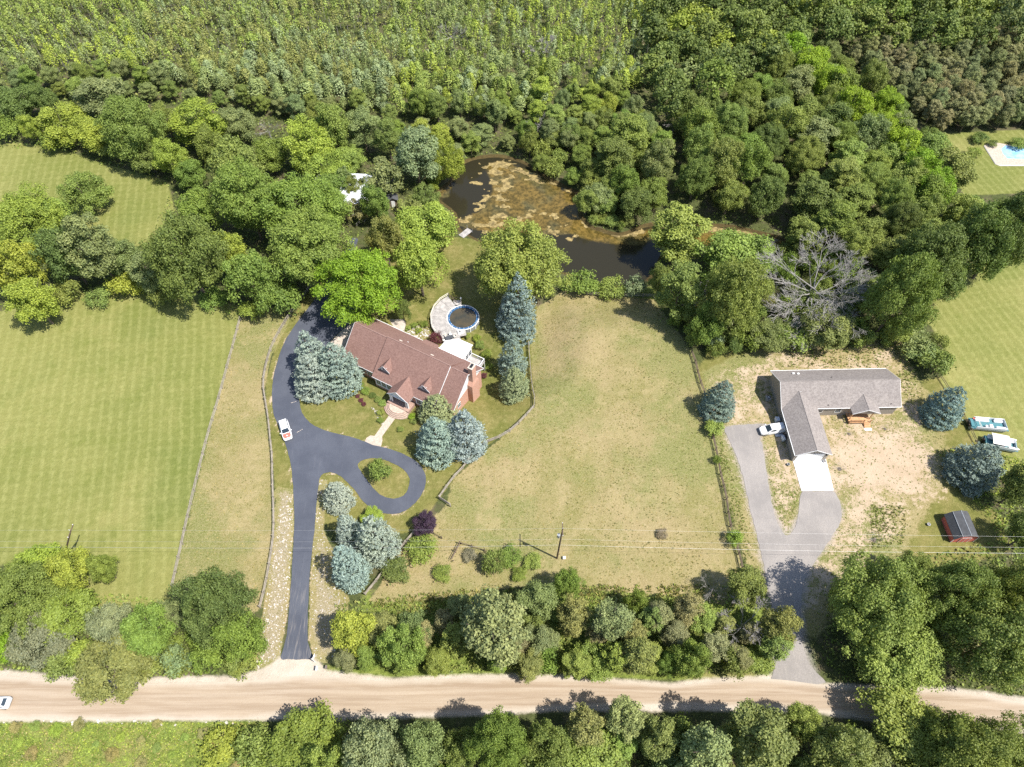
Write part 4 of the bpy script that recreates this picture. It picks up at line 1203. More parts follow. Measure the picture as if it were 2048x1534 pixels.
def vehicle(name, label, pos, rz, paint, L=4.6, W=1.85, roof=1.68, belt=1.02, hoodpaint=None, cab=(-2.2, 1.05, -2.0, 0.35), hood=0.98, van=False):
    t = thing(name, label, 'van' if van else 'car', pos, rz)
    h = L / 2
    st = [(-h, 0.80, 0.45, belt - 0.08), (-h + 0.18, 0.95, 0.30, belt), (-h + 0.8, 1.0, 0.26, belt + 0.02), (0, 1.0, 0.25, belt + 0.01), (cab[1] - 0.05, 1.0, 0.25, belt), (h - 0.7, 0.97, 0.26, hood - 0.04), (h - 0.25, 0.90, 0.30, hood - 0.12), (h, 0.72, 0.42, hood - 0.30)]
    rings = []
    for x, ws, z0, z1 in st:
        w_ = W / 2 * ws
        rings.append([(x, -w_ * 0.92, z0), (x, w_ * 0.92, z0), (x, w_, z0 + 0.18), (x, w_, z1 - 0.16), (x, w_ * 0.92, z1 - 0.03), (x, w_ * 0.7, z1), (x, -w_ * 0.7, z1), (x, -w_ * 0.92, z1 - 0.03), (x, -w_, z1 - 0.16), (x, -w_, z0 + 0.18)])
    MB().loft(rings).build('body', M[paint], t, smooth=False)
    wb, wt = W / 2 * 0.90, W / 2 * 0.74
    x0, x1, xt0, xt1 = cab
    B = [(x0, -wb, belt - 0.05), (x1, -wb, belt - 0.05), (x1, wb, belt - 0.05), (x0, wb, belt - 0.05)]
    T = [(xt0, -wt, roof - 0.05), (xt1, -wt, roof - 0.05), (xt1, wt, roof - 0.05), (xt0, wt, roof - 0.05)]
    TT = [(xt0 + 0.12, -wt + 0.14, roof), (xt1 - 0.12, -wt + 0.14, roof), (xt1 - 0.12, wt - 0.14, roof), (xt0 + 0.12, wt - 0.14, roof)]
    MB().loft([B, T, TT]).build('cabin', M[paint], t)
    def pane(nm, a, b, c, d, uv, off=0.012):
        q, n = quad_on(a, b, c, d, *uv, off)
        MB().prism(q, -n * 0.02).build(nm, M['glass'], t)
    pane('windscreen', B[1], B[2], T[2], T[1], (0.06, 0.94, 0.14, 0.97))
    pane('rear_window', B[3], B[0], T[0], T[3], (0.12, 0.88, 0.35, 0.9))
    sides = [(0.60, 0.90)] if van else [(0.06, 0.30), (0.34, 0.62), (0.66, 0.90)]
    for u0, u1 in sides:
        pane('side_window', B[0], B[1], T[1], T[0], (u0, u1, 0.28, 0.86))
        pane('side_window', B[2], B[3], T[3], T[2], (1 - u1, 1 - u0, 0.28, 0.86))
    if hoodpaint:
        m = MB()
        zA, zB = belt + 0.012, hood - 0.10
        m.loft([[(cab[1] + 0.02, y * W / 2, belt + 0.035 - 0.03 * abs(y)) for y in (-0.82, -0.4, 0, 0.4, 0.82)] + [(cab[1] + 0.02, y * W / 2, belt - 0.03) for y in (0.82, -0.82)],
                [(h - 0.7, y * W / 2, hood + 0.012 - 0.03 * abs(y)) for y in (-0.80, -0.4, 0, 0.4, 0.80)] + [(h - 0.7, y * W / 2, hood - 0.08) for y in (0.80, -0.80)],
                [(h - 0.32, y * W / 2, hood - 0.065 - 0.03 * abs(y)) for y in (-0.62, -0.35, 0, 0.35, 0.62)] + [(h - 0.32, y * W / 2, hood - 0.16) for y in (0.62, -0.62)]])
        bo = m.build('bonnet', M[hoodpaint], t)
        bo['label'] = 'faded red bonnet with pale round patch'
        MB().disc((cab[1] + 0.62, 0.0), 0.12, belt - 0.02, belt + 0.05, 12).build('bonnet_patch', M[paint], bo)
    MB().box(h - 0.28, h - 0.02, -W * 0.30, W * 0.30, 0.45, 0.58).build('grille', M['black'], t)
    for s in (-1, 1):
        MB().box(h - 0.36, h - 0.14, s * W * 0.36 - 0.16, s * W * 0.36 + 0.16, 0.64, 0.78).build('headlight', M['trim'], t, bevel=0.03)
        MB().box(cab[1] - 0.42, cab[1] - 0.22, s * (W / 2 + 0.1) - 0.12, s * (W / 2 + 0.1) + 0.12, belt - 0.02, belt + 0.16).build('mirror', M[paint], t, bevel=0.04)
        for x in (-h + 0.85, h - 0.9):
            y = s * (W / 2 - 0.10)
            m = MB()
            n = 16
            rr = [[(x + r * math.cos(2 * math.pi * k / n), y + dy, 0.34 + r * math.sin(2 * math.pi * k / n)) for k in range(n)] for r, dy in ((0.30, -0.11), (0.34, -0.08), (0.34, 0.08), (0.30, 0.11))]
            wh = m.loft(rr).build('wheel', M['tyre'], t)
            rr = [[(x + 0.21 * math.cos(2 * math.pi * k / n), y + dy, 0.34 + 0.21 * math.sin(2 * math.pi * k / n)) for k in range(n)] for dy in (-0.118, 0.118)]
            MB().loft(rr).build('rim', M['rim'], wh)
    if not van:
        for s in (-1, 1):
            MB().tube([(xt0 + 0.2, s * (wt - 0.1), roof + 0.04), (xt1 - 0.15, s * (wt - 0.1), roof + 0.04)], 0.025, 5).build('roof_rail', M['metal'], t)
    return t
cp = at(571.5, 861, 0.6)
vehicle('parked_car', 'white estate car with faded red bonnet parked on the asphalt driveway', (cp.x, cp.y, 0.036), math.atan2(-3.99, 1.75), 'carwhite', 4.6, 1.9, 1.68, 1.02, 'carred', cab=(-2.2, 0.95, -2.05, 0.2))
cp = at(1544, 859, 0.7)
vehicle('parked_van', 'white small cargo van backed up beside the ranch house garage wing', (cp.x, cp.y, 0.022), math.pi + R_(9), 'carwhite', 4.9, 1.9, 1.86, 1.12, None, cab=(-2.4, 1.45, -2.25, 0.55), hood=1.08, van=True)
cp = at(0, 1407, 0.6)
vehicle('passing_car', 'silver car on the dirt road at the left edge, cut off by the frame', (cp.x - 0.6, cp.y + 0.1, 0.07), math.pi, 'carsilver', 4.5, 1.85, 1.5, 0.98, None, cab=(-2.1, 1.0, -1.3, 0.1))

# ------------------------------------------------------------------ pontoon boats
def pontoon(name, label, c, rz, L=7.4, canopy=False):
    t = thing(name, label, 'boat', (c.x, c.y, 0.0), rz)
    for s in (-1, 1):
        MB().tube([(-L / 2, s * 0.85, 0.55), (L / 2 - 0.7, s * 0.85, 0.55), (L / 2 - 0.1, s * 0.85, 0.75)], [0.33, 0.33, 0.08], 12).build('pontoon', M['metal'], t)
    MB().box(-L / 2 + 0.1, L / 2 - 0.1, -1.22, 1.22, 0.92, 1.0).build('deck', M['teal'], t)
    for y in (-1.22, 1.17):
        w_ = MB().box(-L / 2 + 0.9, L / 2 - 0.6, y, y + 0.05, 1.0, 1.62).build('side_panel', M['whiteroof'], t)
        MB().box(-L / 2 + 0.9, L / 2 - 0.6, y - 0.01, y + 0.06, 1.621, 1.66).build('rail', M['white'], w_)
    MB().box(L / 2 - 0.64, L / 2 - 0.6, -1.16, 1.16, 1.0, 1.6).build('bow_gate', M['whiteroof'], t)
    for x0, x1, y0, y1 in ((-2.6, 0.1, 0.45, 1.15), (1.1, 2.7, 0.5, 1.15), (1.2, 2.9, -1.15, -0.55)):
        s = MB().box(x0, x1, y0, y1, 1.001, 1.4).build('bench', M['white'], t, bevel=0.04)
        MB().box(x0, x1, y0 if y0 < 0 else y1 - 0.18, y0 + 0.18 if y0 < 0 else y1, 1.41, 1.75).build('backrest', M['white'], s, bevel=0.04)
    MB().box(-0.3, 0.35, -1.1, -0.35, 1.001, 1.75).build('console', M['trim'], t, bevel=0.05)
    MB().box(-0.95, -0.5, -0.95, -0.45, 1.001, 1.5).build('helm_seat', M['white'], t, bevel=0.05)
    MB().box(-L / 2 + 0.12, -L / 2 + 0.8, -0.9, 0.9, 1.002, 1.3).build('stern_locker', M['teal'], t, bevel=0.05)
    mo = MB().box(-L / 2 - 0.35, -L / 2 + 0.05, -0.25, 0.25, 0.9, 1.5).build('outboard_motor', M['black'], t, bevel=0.06)
    MB().box(-L / 2 - 0.2, -L / 2 - 0.05, -0.08, 0.08, 0.0, 0.899).build('motor_leg', M['black'], mo)
    if canopy:
        cv = MB()
        cv.loft([[(x, -1.25, 2.25), (x, -0.6, 2.42), (x, 0, 2.46), (x, 0.6, 2.42), (x, 1.25, 2.25), (x, 0, 2.38)] for x in (-2.2, 1.0)])
        co = cv.build('canopy', M['tarp'], t)
        for x in (-2.1, 0.9):
            for y in (-1.18, 1.18):
                MB().tube([(x, y, 1.6), (x, y, 2.26)], 0.025, 5).build('canopy_pole', M['metal'], co)
    else:
        MB().tube([(-1.9, -1.15, 1.66), (-2.2, 1.15, 1.66)], 0.05, 5).tube([(-2.2, -1.15, 1.66), (-2.3, 1.15, 1.9)], 0.04, 5).build('folded_canopy', M['tarp'], t)
        MB().box(-3.0, -2.7, 0.75, 1.05, 1.31, 1.5).build('cooler', M['carred'], t)
    for x in (-2.0, 1.8):
        MB().box(x - 0.2, x + 0.2, -1.0, 1.0, -0.05, 0.23).build('support_block', M['fence_dark'], t)
c1 = at(1977, 849, 1.0)
pontoon('pontoon_boat', 'teal and white open pontoon boat standing on the right-hand lawn', c1, R_(-6), 7.4)
c2 = at(2003, 886, 1.2)
pontoon('pontoon_boat', 'white pontoon boat with cream canopy, half hidden behind a spruce', c2, R_(-14), 6.2, True)

# ------------------------------------------------------------------ yard things by the ranch house
def box_thing(name, label, cat, px, py, sx, sy, sz, mat, rz=0.0, lid=None, z0=0.0):
    p = G(px, py)
    t = thing(name, label, cat, (p.x, p.y, p.z + z0), rz)
    MB().box(-sx / 2, sx / 2, -sy / 2, sy / 2, 0, sz * 0.86).build('body', M[mat], t, bevel=0.04)
    MB().loft([[(-sx / 2 - .02, -sy / 2 - .02, sz * 0.862), (sx / 2 + .02, -sy / 2 - .02, sz * 0.862), (sx / 2 + .02, sy / 2 + .02, sz * 0.862), (-sx / 2 - .02, sy / 2 + .02, sz * 0.862)],
               [(-sx / 2 + .05, -sy / 2 + .05, sz), (sx / 2 - .05, -sy / 2 + .05, sz), (sx / 2 - .05, sy / 2 - .05, sz), (-sx / 2 + .05, sy / 2 - .05, sz)]]).build('lid', M[lid or mat], t)
    return t
p = G(1535, 799)
t = thing('air_conditioner', 'round-fan air conditioner unit by the shaded end of the ranch house', 'air conditioner', p)
MB().box(-0.45, 0.45, -0.45, 0.45, 0, 0.85).build('body', M['metal'], t, bevel=0.04)
ringmesh(0.28, 0.38, 0.86, 0.9, 16).build('fan_guard', M['black'], t)
MB().disc((0, 0), 0.08, 0.86, 0.93, 10).build('fan_hub', M['white'], t)
box_thing('storage_box', 'white plastic storage box beside the parked van', 'box', 1553, 842, 0.8, 1.0, 1.0, 'whiteroof', R_(3))
box_thing('rubbish_bin', 'dark rubbish bin standing by the garage wing wall', 'bin', 1572, 877, 0.8, 1.0, 1.1, 'rust', R_(5), 'black')
box_thing('rubbish_bin', 'pale rubbish bin next to the dark one by the garage wing', 'bin', 1565, 879, 0.5, 1.0, 0.9, 'trim', R_(12))
p = G(1555, 869)
t = thing('trailer_ramp', 'flat grey trailer ramp lying behind the van', 'ramp', (p.x + 0.3, p.y - 0.2, 0.03), R_(4))
MB().box(-0.8, 0.8, -0.3, 0.3, 0.0, 0.06).build('panel', M['whiteroof'], t)
MB().box(-0.8, 0.8, -0.33, -0.301, 0.0, 0.12).box(-0.8, 0.8, 0.301, 0.33, 0.0, 0.12).build('edge_rail', M['metal'], t)
box_thing('utility_box', 'small pale green utility box by the power pole base', 'utility box', 1128, 1117, 0.5, 0.5, 0.6, 'tarp')
for px, py, lab in ((1648, 924, 'grey flower pot right of the white garage door, outer'), (1642, 920, 'grey flower pot right of the white garage door, inner'), (1856, 1050, 'white-lipped bucket on the grass beside the red shed'), (1576, 930, 'dark bucket left of the concrete slab')):
    p = G(px, py)
    t = thing('garden_pot', lab, 'pot', p)
    MB().disc((0, 0), 0.2, 0, 0.35, 12, 0.27).build('pot', M['rust'] if px != 1576 else M['black'], t)
    ringmesh(0.2, 0.3, 0.35, 0.4, 14).build('rim', M['metal'], t)
# mailbox and newspaper box
p = G(636, 1340)
t = thing('mailbox', 'white mailbox on a post by the asphalt driveway mouth', 'mailbox', p, R_(90))
MB().box(-0.06, 0.06, -0.06, 0.06, -0.1, 1.05).build('post', M['white'], t)
m = MB(); m.loft([[(x, -0.13, 1.06), (x, 0.13, 1.06), (x, 0.13, 1.22), (x, 0.07, 1.31), (x, -0.07, 1.31), (x, -0.13, 1.22)] for x in (-0.35, 0.35)]); m.build('box', M['white'], t)
p = G(630, 1324)
t = thing('sign_post', 'white hanging sign post at the driveway mouth', 'sign', p, R_(75))
MB().box(-0.07, 0.07, -0.07, 0.07, -0.1, 2.1).build('post', M['white'], t)
MB().box(0.071, 0.9, -0.05, 0.05, 1.8, 1.9).build('arm', M['white'], t)
MB().box(0.2, 0.85, -0.03, 0.03, 1.25, 1.75).build('board', M['white'], t)
p = G(655, 1337)
t = thing('newspaper_box', 'brown newspaper box on a stub post right of the white mailbox', 'box', p, R_(90))
MB().box(-0.05, 0.05, -0.05, 0.05, -0.1, 0.9).build('post', M['fence_dark'], t)
MB().box(-0.25, 0.25, -0.15, 0.15, 0.9, 1.2).build('box', M['rust'], t)

# ------------------------------------------------------------------ fences
def fence(label, pts, step=2.6, rails=(0.45, 0.82, 1.2), mat='fence', name='rail_fence', closed=False, lean=0.05, hgt=1.35):
    c = catmull([G(*p) for p in pts], 12, False)
    L = [0.0]
    for a, b in zip(c[:-1], c[1:]): L.append(L[-1] + (b - a).length)
    n = max(1, round(L[-1] / step))
    P = []
    for k in range(n + 1):
        s = L[-1] * k / n
        i = max(j for j in range(len(L)) if L[j] <= s + 1e-6)
        i = min(i, len(c) - 2)
        f = (s - L[i]) / max(1e-6, L[i + 1] - L[i])
        q = c[i].lerp(c[i + 1], f)
        P.append(Vector((q.x, q.y, zt1(q.x, q.y))))
    t = thing(name, label, 'fence', P[0])
    key = 'post_mesh_' + mat
    if key not in CACHE:
        CACHE[key] = MB().loft([[(-.075, -.075, -.2), (.075, -.075, -.2), (.075, .075, -.2), (-.075, .075, -.2)], [(-.07, -.07, 1), (.07, -.07, 1), (.07, .07, 1), (-.07, .07, 1)]]).mesh('post', M[mat])
        CACHE['rail_' + mat] = MB().loft([[(0, 0, -.055), (0, .035, -.02), (0, .035, .03), (0, 0, .055), (0, -.035, .03), (0, -.035, -.02)], [(.5, 0, -.065), (.5, .045, -.02), (.5, .045, .03), (.5, 0, .065), (.5, -.045, .03), (.5, -.045, -.02)], [(1, 0, -.05), (1, .035, -.02), (1, .035, .03), (1, 0, .05), (1, -.035, .03), (1, -.035, -.02)]]).mesh('rail', M[mat])
    for k, q in enumerate(P):
        link('post', CACHE[key], t, q - P[0], (random.gauss(0, lean), random.gauss(0, lean), random.random()), (1, 1, hgt))
        if k < n:
            for j, z in enumerate(rails):
                a = q + Vector((0, 0, z + random.uniform(-.05, .05)))
                b = P[k + 1] + Vector((0, 0, z + random.uniform(-.05, .05)))
                d = b - a
                o = link('rail', CACHE['rail_' + mat], t, a - P[0])
                o.rotation_euler = (0, -math.asin(d.z / d.length), math.atan2(d.y, d.x))
                o.scale = (d.length * 1.03, 1.25, 1.25)
    return t
CACHE = {}
fence('weathered rail fence curving along the outer side of the asphalt driveway', [(628, 568), (590, 619), (555, 675), (539, 714), (530, 753), (529, 782), (534, 810), (539, 844), (543, 886), (546, 911), (547, 959), (548, 984), (549.5, 1057), (545.6, 1099), (534, 1167), (522, 1216)])
fence('long straight rail fence between mown left field and dry strip', [(482, 641), (460, 723), (437, 808), (425.5, 846), (412, 895), (381, 1022), (364, 1099), (347, 1174)], mat='fence')
fence('curved rail fence round the brick house lawn beside the paddock', [(1056, 680), (1060, 730), (1065, 782), (1070, 810), (1055, 830), (1026.5, 859), (1002, 875), (982, 884), (964, 889), (951, 904), (928, 935.5), (907, 958), (879, 997)])
fence('short stub of rail fence turning the corner below the loop drive', [(879, 998), (901.6, 1013)], 2.4, mat='fence')
fence('rail fence between paddock and pond', [(1131, 578), (1168, 589), (1202, 593), (1246, 594), (1308, 595)], mat='fence')
fence('dark rail fence between paddock and the ranch house drive', [(1382, 706), (1391, 731), (1397, 759), (1408, 790), (1416, 830), (1422, 865), (1432, 907), (1440, 953), (1450, 992), (1458, 1048), (1474.6, 1103), (1483, 1138)], mat='fence_dark')
fence('rail fence running down from the purple-leaf tree to the roadside trees', [(832.5, 1062.5), (808, 1091), (792, 1109), (761, 1154), (732, 1190)], mat='fence')
fence('leaning rust-brown rail fence stub among the paddock shrubs', [(903, 1122), (921, 1088)], 1.8, (0.6, 1.1), mat='fence_dark', lean=0.2)
fence('broken rail fence piece right of the leaning stub in the paddock', [(922, 1088), (955, 1098), (992, 1111)], 2.6, (0.7,), mat='fence_dark', lean=0.12)
fence('single rail piece below the purple-leaf tree', [(868, 1068), (884, 1077)], 2.4, (0.5,), mat='fence_dark', lean=0.12)
fence('thin dark wire fence between the sandy yard and the boats', [(1878, 755), (1893, 778), (1922, 830), (1936, 858), (1952, 890)], 3.0, (1.0, 0.55), mat='fence_dark', hgt=1.15, name='wire_fence')

# ------------------------------------------------------------------ power poles and cables
def power_pole(name, label, base, top, arm=True, can=True):
    t = thing(name, label, 'power pole', base)
    d = top - base
    MB().tube([(0, 0, -0.5), tuple(d * 0.5), tuple(d)], [0.17, 0.15, 0.11], 10).build('pole', M['pole'], t)
    if arm:
        MB().box(-0.07, 0.07, -1.2, 1.2, -0.06, 0.06, Matrix.Translation(d * 0.965)).build('crossarm', M['pole'], t)
        for y in (-1.1, 0, 1.1):
            MB().disc((0, 0), 0.06, 0, 0.2, 8, 0.04).build('insulator', M['white'], t, loc=d * 0.965 + Vector((0, y, 0.06 if y else 0.4)))
    if can:
        c = MB().disc((0, 0), 0.27, 0, 0.95, 14).build('transformer', M['metal'], t, loc=d * 0.76 + Vector((-0.44, 0, -0.4)))
        MB().tube([(0.1, 0, 0.95), (0.1, 0, 1.15)], 0.05, 6).build('bushing', M['white'], c)
    return t
b1 = at(1113.8, 1116.7)
t1 = Vector((b1.x + 0.25, b1.y, 13.6))
power_pole('power_pole', 'dark wooden power pole with grey transformer at the paddock edge', b1, t1)
b2 = at(126, 1122)
t2 = at(142, 1060, 12.8)
power_pole('power_pole', 'pale leaning power pole rising from the trees at lower left', b2, t2, True, False)
b3 = Vector((b1.x + 92, b1.y - 1.5, 0))
t3 = b3 + Vector((0, 0, 13.4))
b0 = Vector((b2.x - 75, b2.y + 1, 0))
t0 = b0 + Vector((0, 0, 13.0))
def cable(label, frac, dy, r, sag):
    m = MB()
    tops = [b0.lerp(t0, frac), b2.lerp(t2, frac), b1.lerp(t1, frac), b3.lerp(t3, frac)]
    pts = []
    for a, b in zip(tops[:-1], tops[1:]):
        for k in range(16):
            s = k / 16
            pts.append(a.lerp(b, s) + Vector((0, dy, -4 * sag * s * (1 - s))))
    pts.append(tops[-1] + Vector((0, dy, 0)))
    m.tube(pts, r, 5)
    tag(m.build('power_cable', M['wire']), label, 'cable', 'overhead cables between the poles')
cable('topmost overhead cable strung along the pole tops', 0.995, 0.0, 0.007, 0.5)
cable('middle overhead cable below the transformer', 0.66, 0.0, 0.007, 0.7)
cable('lowest and thickest overhead cable crossing the whole picture', 0.47, 0.0, 0.014, 0.9)

# ------------------------------------------------------------------ vegetation: prototype meshes
def unit(n, g):
    d = g.normal(size=(n, 3))
    return d / np.linalg.norm(d, axis=1, keepdims=True)

def cards(pos, nrm, size, asp, g, tang=None):
    n = len(pos)
    nrm = nrm / np.linalg.norm(nrm, axis=1, keepdims=True)
    t = unit(n, g) if tang is None else tang
    t = t - nrm * (t * nrm).sum(1, keepdims=True)
    t /= np.linalg.norm(t, axis=1, keepdims=True) + 1e-9
    b = np.cross(nrm, t)
    s = size[:, None]
    w = (size * asp)[:, None]
    v = np.stack([pos + t * s, pos + b * w, pos - t * s, pos - b * w], 1).reshape(-1, 3)
    f = np.arange(4 * n).reshape(n, 4)
    return v, f

def lumps(d, g, k=9, amp=0.42):
    ax = unit(k, g)
    w = g.uniform(-1, 1, k)
    return 1 + amp * (np.maximum(0, d @ ax.T) ** 3 @ w)

def trunk_mesh(name, H, r, limbs, mat='bark', sides=6, bend=0.1, seed=0):
    rr = random.Random(seed)
    m = MB()
    p = [(0, 0, -0.4)]
    for k in range(1, 5):
        p.append((rr.uniform(-bend, bend) * k, rr.uniform(-bend, bend) * k, H * k / 4))
    m.tube(p, [r * 1.25, r, r * 0.8, r * 0.55, r * 0.2], sides, False)
    for (a, z0, L, up) in limbs:
        i = min(3, int(z0 / H * 4)); f = z0 / H * 4 - i
        q = Vector(p[i]).lerp(Vector(p[i + 1]), f)
        e = q + Vector((math.cos(a) * L, math.sin(a) * L, up))
        mid = q.lerp(e, 0.5) + Vector((0, 0, -0.08 * L))
        m.tube([q, mid, e], [r * 0.45, r * 0.28, r * 0.08], 5, False)
    return m.mesh(name, M[mat])

def crown_broad(name, R, V, hc, nc, nl, ls, seed, rcf=(0.2, 0.36), low=-0.55, mat='leaf', cone=0.0, fill=0.12, flat=0.8):
    g = np.random.default_rng(seed)
    sh = np.array([R, R, V])
    nb = max(7, int(nc / 6.5))
    db = unit(nb * 4, g)
    db = db[db[:, 2] > low][:nb]
    # spread the boughs: push each away from its nearest neighbours
    for _ in range(6):
        q = db[:, None, :] - db[None, :, :]
        w_ = 1 / ((q ** 2).sum(2) + 0.05)
        db = db + 0.03 * (q * w_[:, :, None]).sum(1)
        db[:, 2] = np.maximum(db[:, 2], low)
        db /= np.linalg.norm(db, axis=1, keepdims=True)
    nb = len(db)
    rb = R * g.uniform(0.24, 0.42, nb)
    cb = db * ((0.66 + 0.34 * g.random(nb)) * lumps(db, g, 9, 0.3))[:, None] * (sh - rb.mean())
    bi = np.concatenate([np.arange(nb), g.integers(0, nb, nc - nb)])
    rc = R * g.uniform(*rcf, nc)
    ds = unit(nc, g) + db[bi] * 0.6 + np.array([0, 0, 0.35])
    ds /= np.linalg.norm(ds, axis=1, keepdims=True)
    c = cb[bi] + ds * (rb[bi] * g.uniform(0.55, 1.1, nc))[:, None] * np.array([1, 1, 0.75])
    if cone > 0:
        k = 1 - cone * (c[:, 2] / V * 0.5 + 0.5)
        c[:, :2] *= k[:, None]
    per = np.maximum(8, (nl * (1 - fill) * rc ** 2 / (rc ** 2).sum()).astype(int))
    idx = np.repeat(np.arange(nc), per)
    n = len(idx)
    out = ds
    dd = unit(n, g) + out[idx] * 0.55 + np.array([0, 0, 0.45])
    dd /= np.linalg.norm(dd, axis=1, keepdims=True)
    pos = c[idx] + dd * (rc[idx] * (0.60 + 0.75 * g.random(n) ** 1.5))[:, None] * np.array([1, 1, flat])
    nrm = dd * 0.75 + np.array([0, 0, 0.35]) + g.normal(size=(n, 3)) * 0.52
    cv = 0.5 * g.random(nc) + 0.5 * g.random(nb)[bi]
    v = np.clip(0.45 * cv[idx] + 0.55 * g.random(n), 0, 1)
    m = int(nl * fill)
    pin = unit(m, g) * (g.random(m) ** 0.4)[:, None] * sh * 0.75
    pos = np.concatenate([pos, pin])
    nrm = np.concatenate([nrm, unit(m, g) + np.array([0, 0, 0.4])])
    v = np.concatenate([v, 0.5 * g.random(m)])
    pos[:, 2] += hc
    pos[:, 2] = np.maximum(pos[:, 2], 0.12)
    size = ls * g.uniform(0.6, 1.25, len(pos))
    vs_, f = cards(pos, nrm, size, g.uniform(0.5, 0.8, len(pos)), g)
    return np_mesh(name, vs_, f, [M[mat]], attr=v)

def crown_spruce(name, R, H, seed, nl=13000, ls=0.125, tight=1.0):
    g = np.random.default_rng(seed)
    lev = 14
    P_, N_, T_, V_, S_ = [], [], [], [], []
    for k in range(lev):
        zf = 0.03 + 0.95 * k / (lev - 1)
        z = zf * H
        L = R * (1 - zf ** 1.55) ** 0.78 * (1.0 if zf > 0.12 else 0.88 + zf)
        nb = max(3, int(9 * (1 - zf) ** 0.6 + 2))
        a0 = g.random() * 6.28
        for b in range(nb):
            a = a0 + 2 * math.pi * b / nb + g.normal() * 0.12
            Lb = L * g.uniform(0.80, 1.12) + 0.12
            zb = z + g.normal() * 0.02 * H
            cnt = int(nl / 120 * (0.3 + Lb / R))
            kn = np.array([0.98, 0.86, 0.68, 0.92, 0.5])
            kl = np.array([0.0, 0.20, -0.22, -0.17, 0.05]) * Lb + g.normal(size=5) * 0.08
            ki = g.integers(0, 5, cnt)
            s = kn[ki] + g.normal(size=cnt) * 0.055
            lat = kl[ki] + g.normal(size=cnt) * (0.07 + 0.045 * Lb)
            dr = -0.10 * Lb * s + 0.16 * Lb * s ** 3
            ca, sa = math.cos(a), math.sin(a)
            x = ca * Lb * s - sa * lat
            y = sa * Lb * s + ca * lat
            zz = zb + dr + g.normal(size=cnt) * 0.07 - np.abs(lat) * 0.25
            P_.append(np.stack([x, y, zz], 1))
            o = np.array([ca, sa, 0.0])
            N_.append(np.array([0, 0, 0.75]) + o * 0.45 + g.normal(size=(cnt, 3)) * 0.55)
            T_.append(o + np.array([0, 0, 0.15]) + g.normal(size=(cnt, 3)) * 0.45)
            V_.append(np.clip(0.35 * g.random() + 0.65 * g.random(cnt), 0, 1))
    pos = np.concatenate(P_); nrm = np.concatenate(N_); tg = np.concatenate(T_); v = np.concatenate(V_)
    pos[:, 2] = np.maximum(pos[:, 2], 0.1)
    n = len(pos)
    vs_, f = cards(pos, nrm, ls * g.uniform(0.7, 1.35, n), g.uniform(0.35, 0.6, n), g, tg)
    return np_mesh(name, vs_, f, [M['needle']], attr=v)

def slim_arrays(R, H, n, ls, g, bare=0.25):
    zf = bare + (1 - bare) * np.sqrt(g.random(n)) * 0.98
    prof = np.sin(np.clip((zf - bare) / (1 - bare), 0.03, 1) * math.pi * 0.86 + 0.32) * 0.9 + 0.12
    nb = 9
    ba = g.random(nb) * 6.28
    bi = g.integers(0, nb, n)
    a = ba[bi] + g.normal(size=n) * 0.5
    r = R * prof * np.sqrt(g.random(n)) * 1.05
    pos = np.stack([np.cos(a) * r, np.sin(a) * r, zf * H], 1)
    nrm = np.stack([np.cos(a), np.sin(a), np.full(n, 0.75)], 1) + g.normal(size=(n, 3)) * 0.45
    size = ls * g.uniform(0.6, 1.3, n)
    v = np.clip(0.4 * g.random(nb)[bi] + 0.6 * g.random(n), 0, 1)
    return pos, nrm, size, v

def slim_mesh(name, R, H, n, ls, seed):
    g = np.random.default_rng(seed)
    pos, nrm, size, v = slim_arrays(R, H, n, ls, g)
    vs_, f = cards(pos, nrm, size, g.uniform(0.5, 0.8, n), g)
    # trunk as four long quads so that the tree stays one light mesh
    r = 0.07
    tv = np.array([(r, 0, -0.3), (0, r, -0.3), (-r, 0, -0.3), (0, -r, -0.3), (r * .4, 0, H * .93), (0, r * .4, H * .93), (-r * .4, 0, H * .93), (0, -r * .4, H * .93)])
    tf = np.array([(0, 1, 5, 4), (1, 2, 6, 5), (2, 3, 7, 6), (3, 0, 4, 7)]) + len(vs_)
    return np_mesh(name, np.concatenate([vs_, tv]), np.concatenate([f, tf]), [M['leaf'], M['bark']], attr=np.concatenate([v, np.full(4, 0.5)]), mat_idx=[0] * n + [1] * 4)

def dead_mesh(name, R, H, seed, lev=5, first=9, mat='deadwood'):
    rr = random.Random(seed)
    m = MB()
    def grow(p, d, L, r, k):
        q = p + d * L * 0.5 + Vector((rr.gauss(0, .03), rr.gauss(0, .03), rr.gauss(0, .03))) * L
        e = q + (d + Vector((rr.gauss(0, .09), rr.gauss(0, .09), rr.gauss(0.02, .08)))).normalized() * L * 0.5
        m.tube([p, q, e], [r, r * 0.78, r * 0.5], 5 if k > 3 else 3, False)
        if k == 0: return
        for s in range(rr.choice((2, 3, 3)) if k > 2 else 4):
            dd = (d + Vector((rr.gauss(0, .42), rr.gauss(0, .42), rr.gauss(0.06, .28)))).normalized()
            st = rr.choice((q, e, e))
            grow(st, dd, L * rr.uniform(0.55, 0.8), max(0.019, r * 0.50), k - 1)
    base = Vector((0, 0, H * 0.22))
    for i in range(first):
        a = 2 * math.pi * i / first + rr.uniform(-.3, .3)
        el = rr.uniform(0.15, 1.0)
        d = Vector((math.cos(a) * math.cos(el), math.sin(a) * math.cos(el), math.sin(el)))
        grow(base + Vector((0, 0, rr.uniform(0, H * .2))), d, R * 0.43, 0.060 * R / 5, lev - 1)
    return m.mesh(name, M[mat])

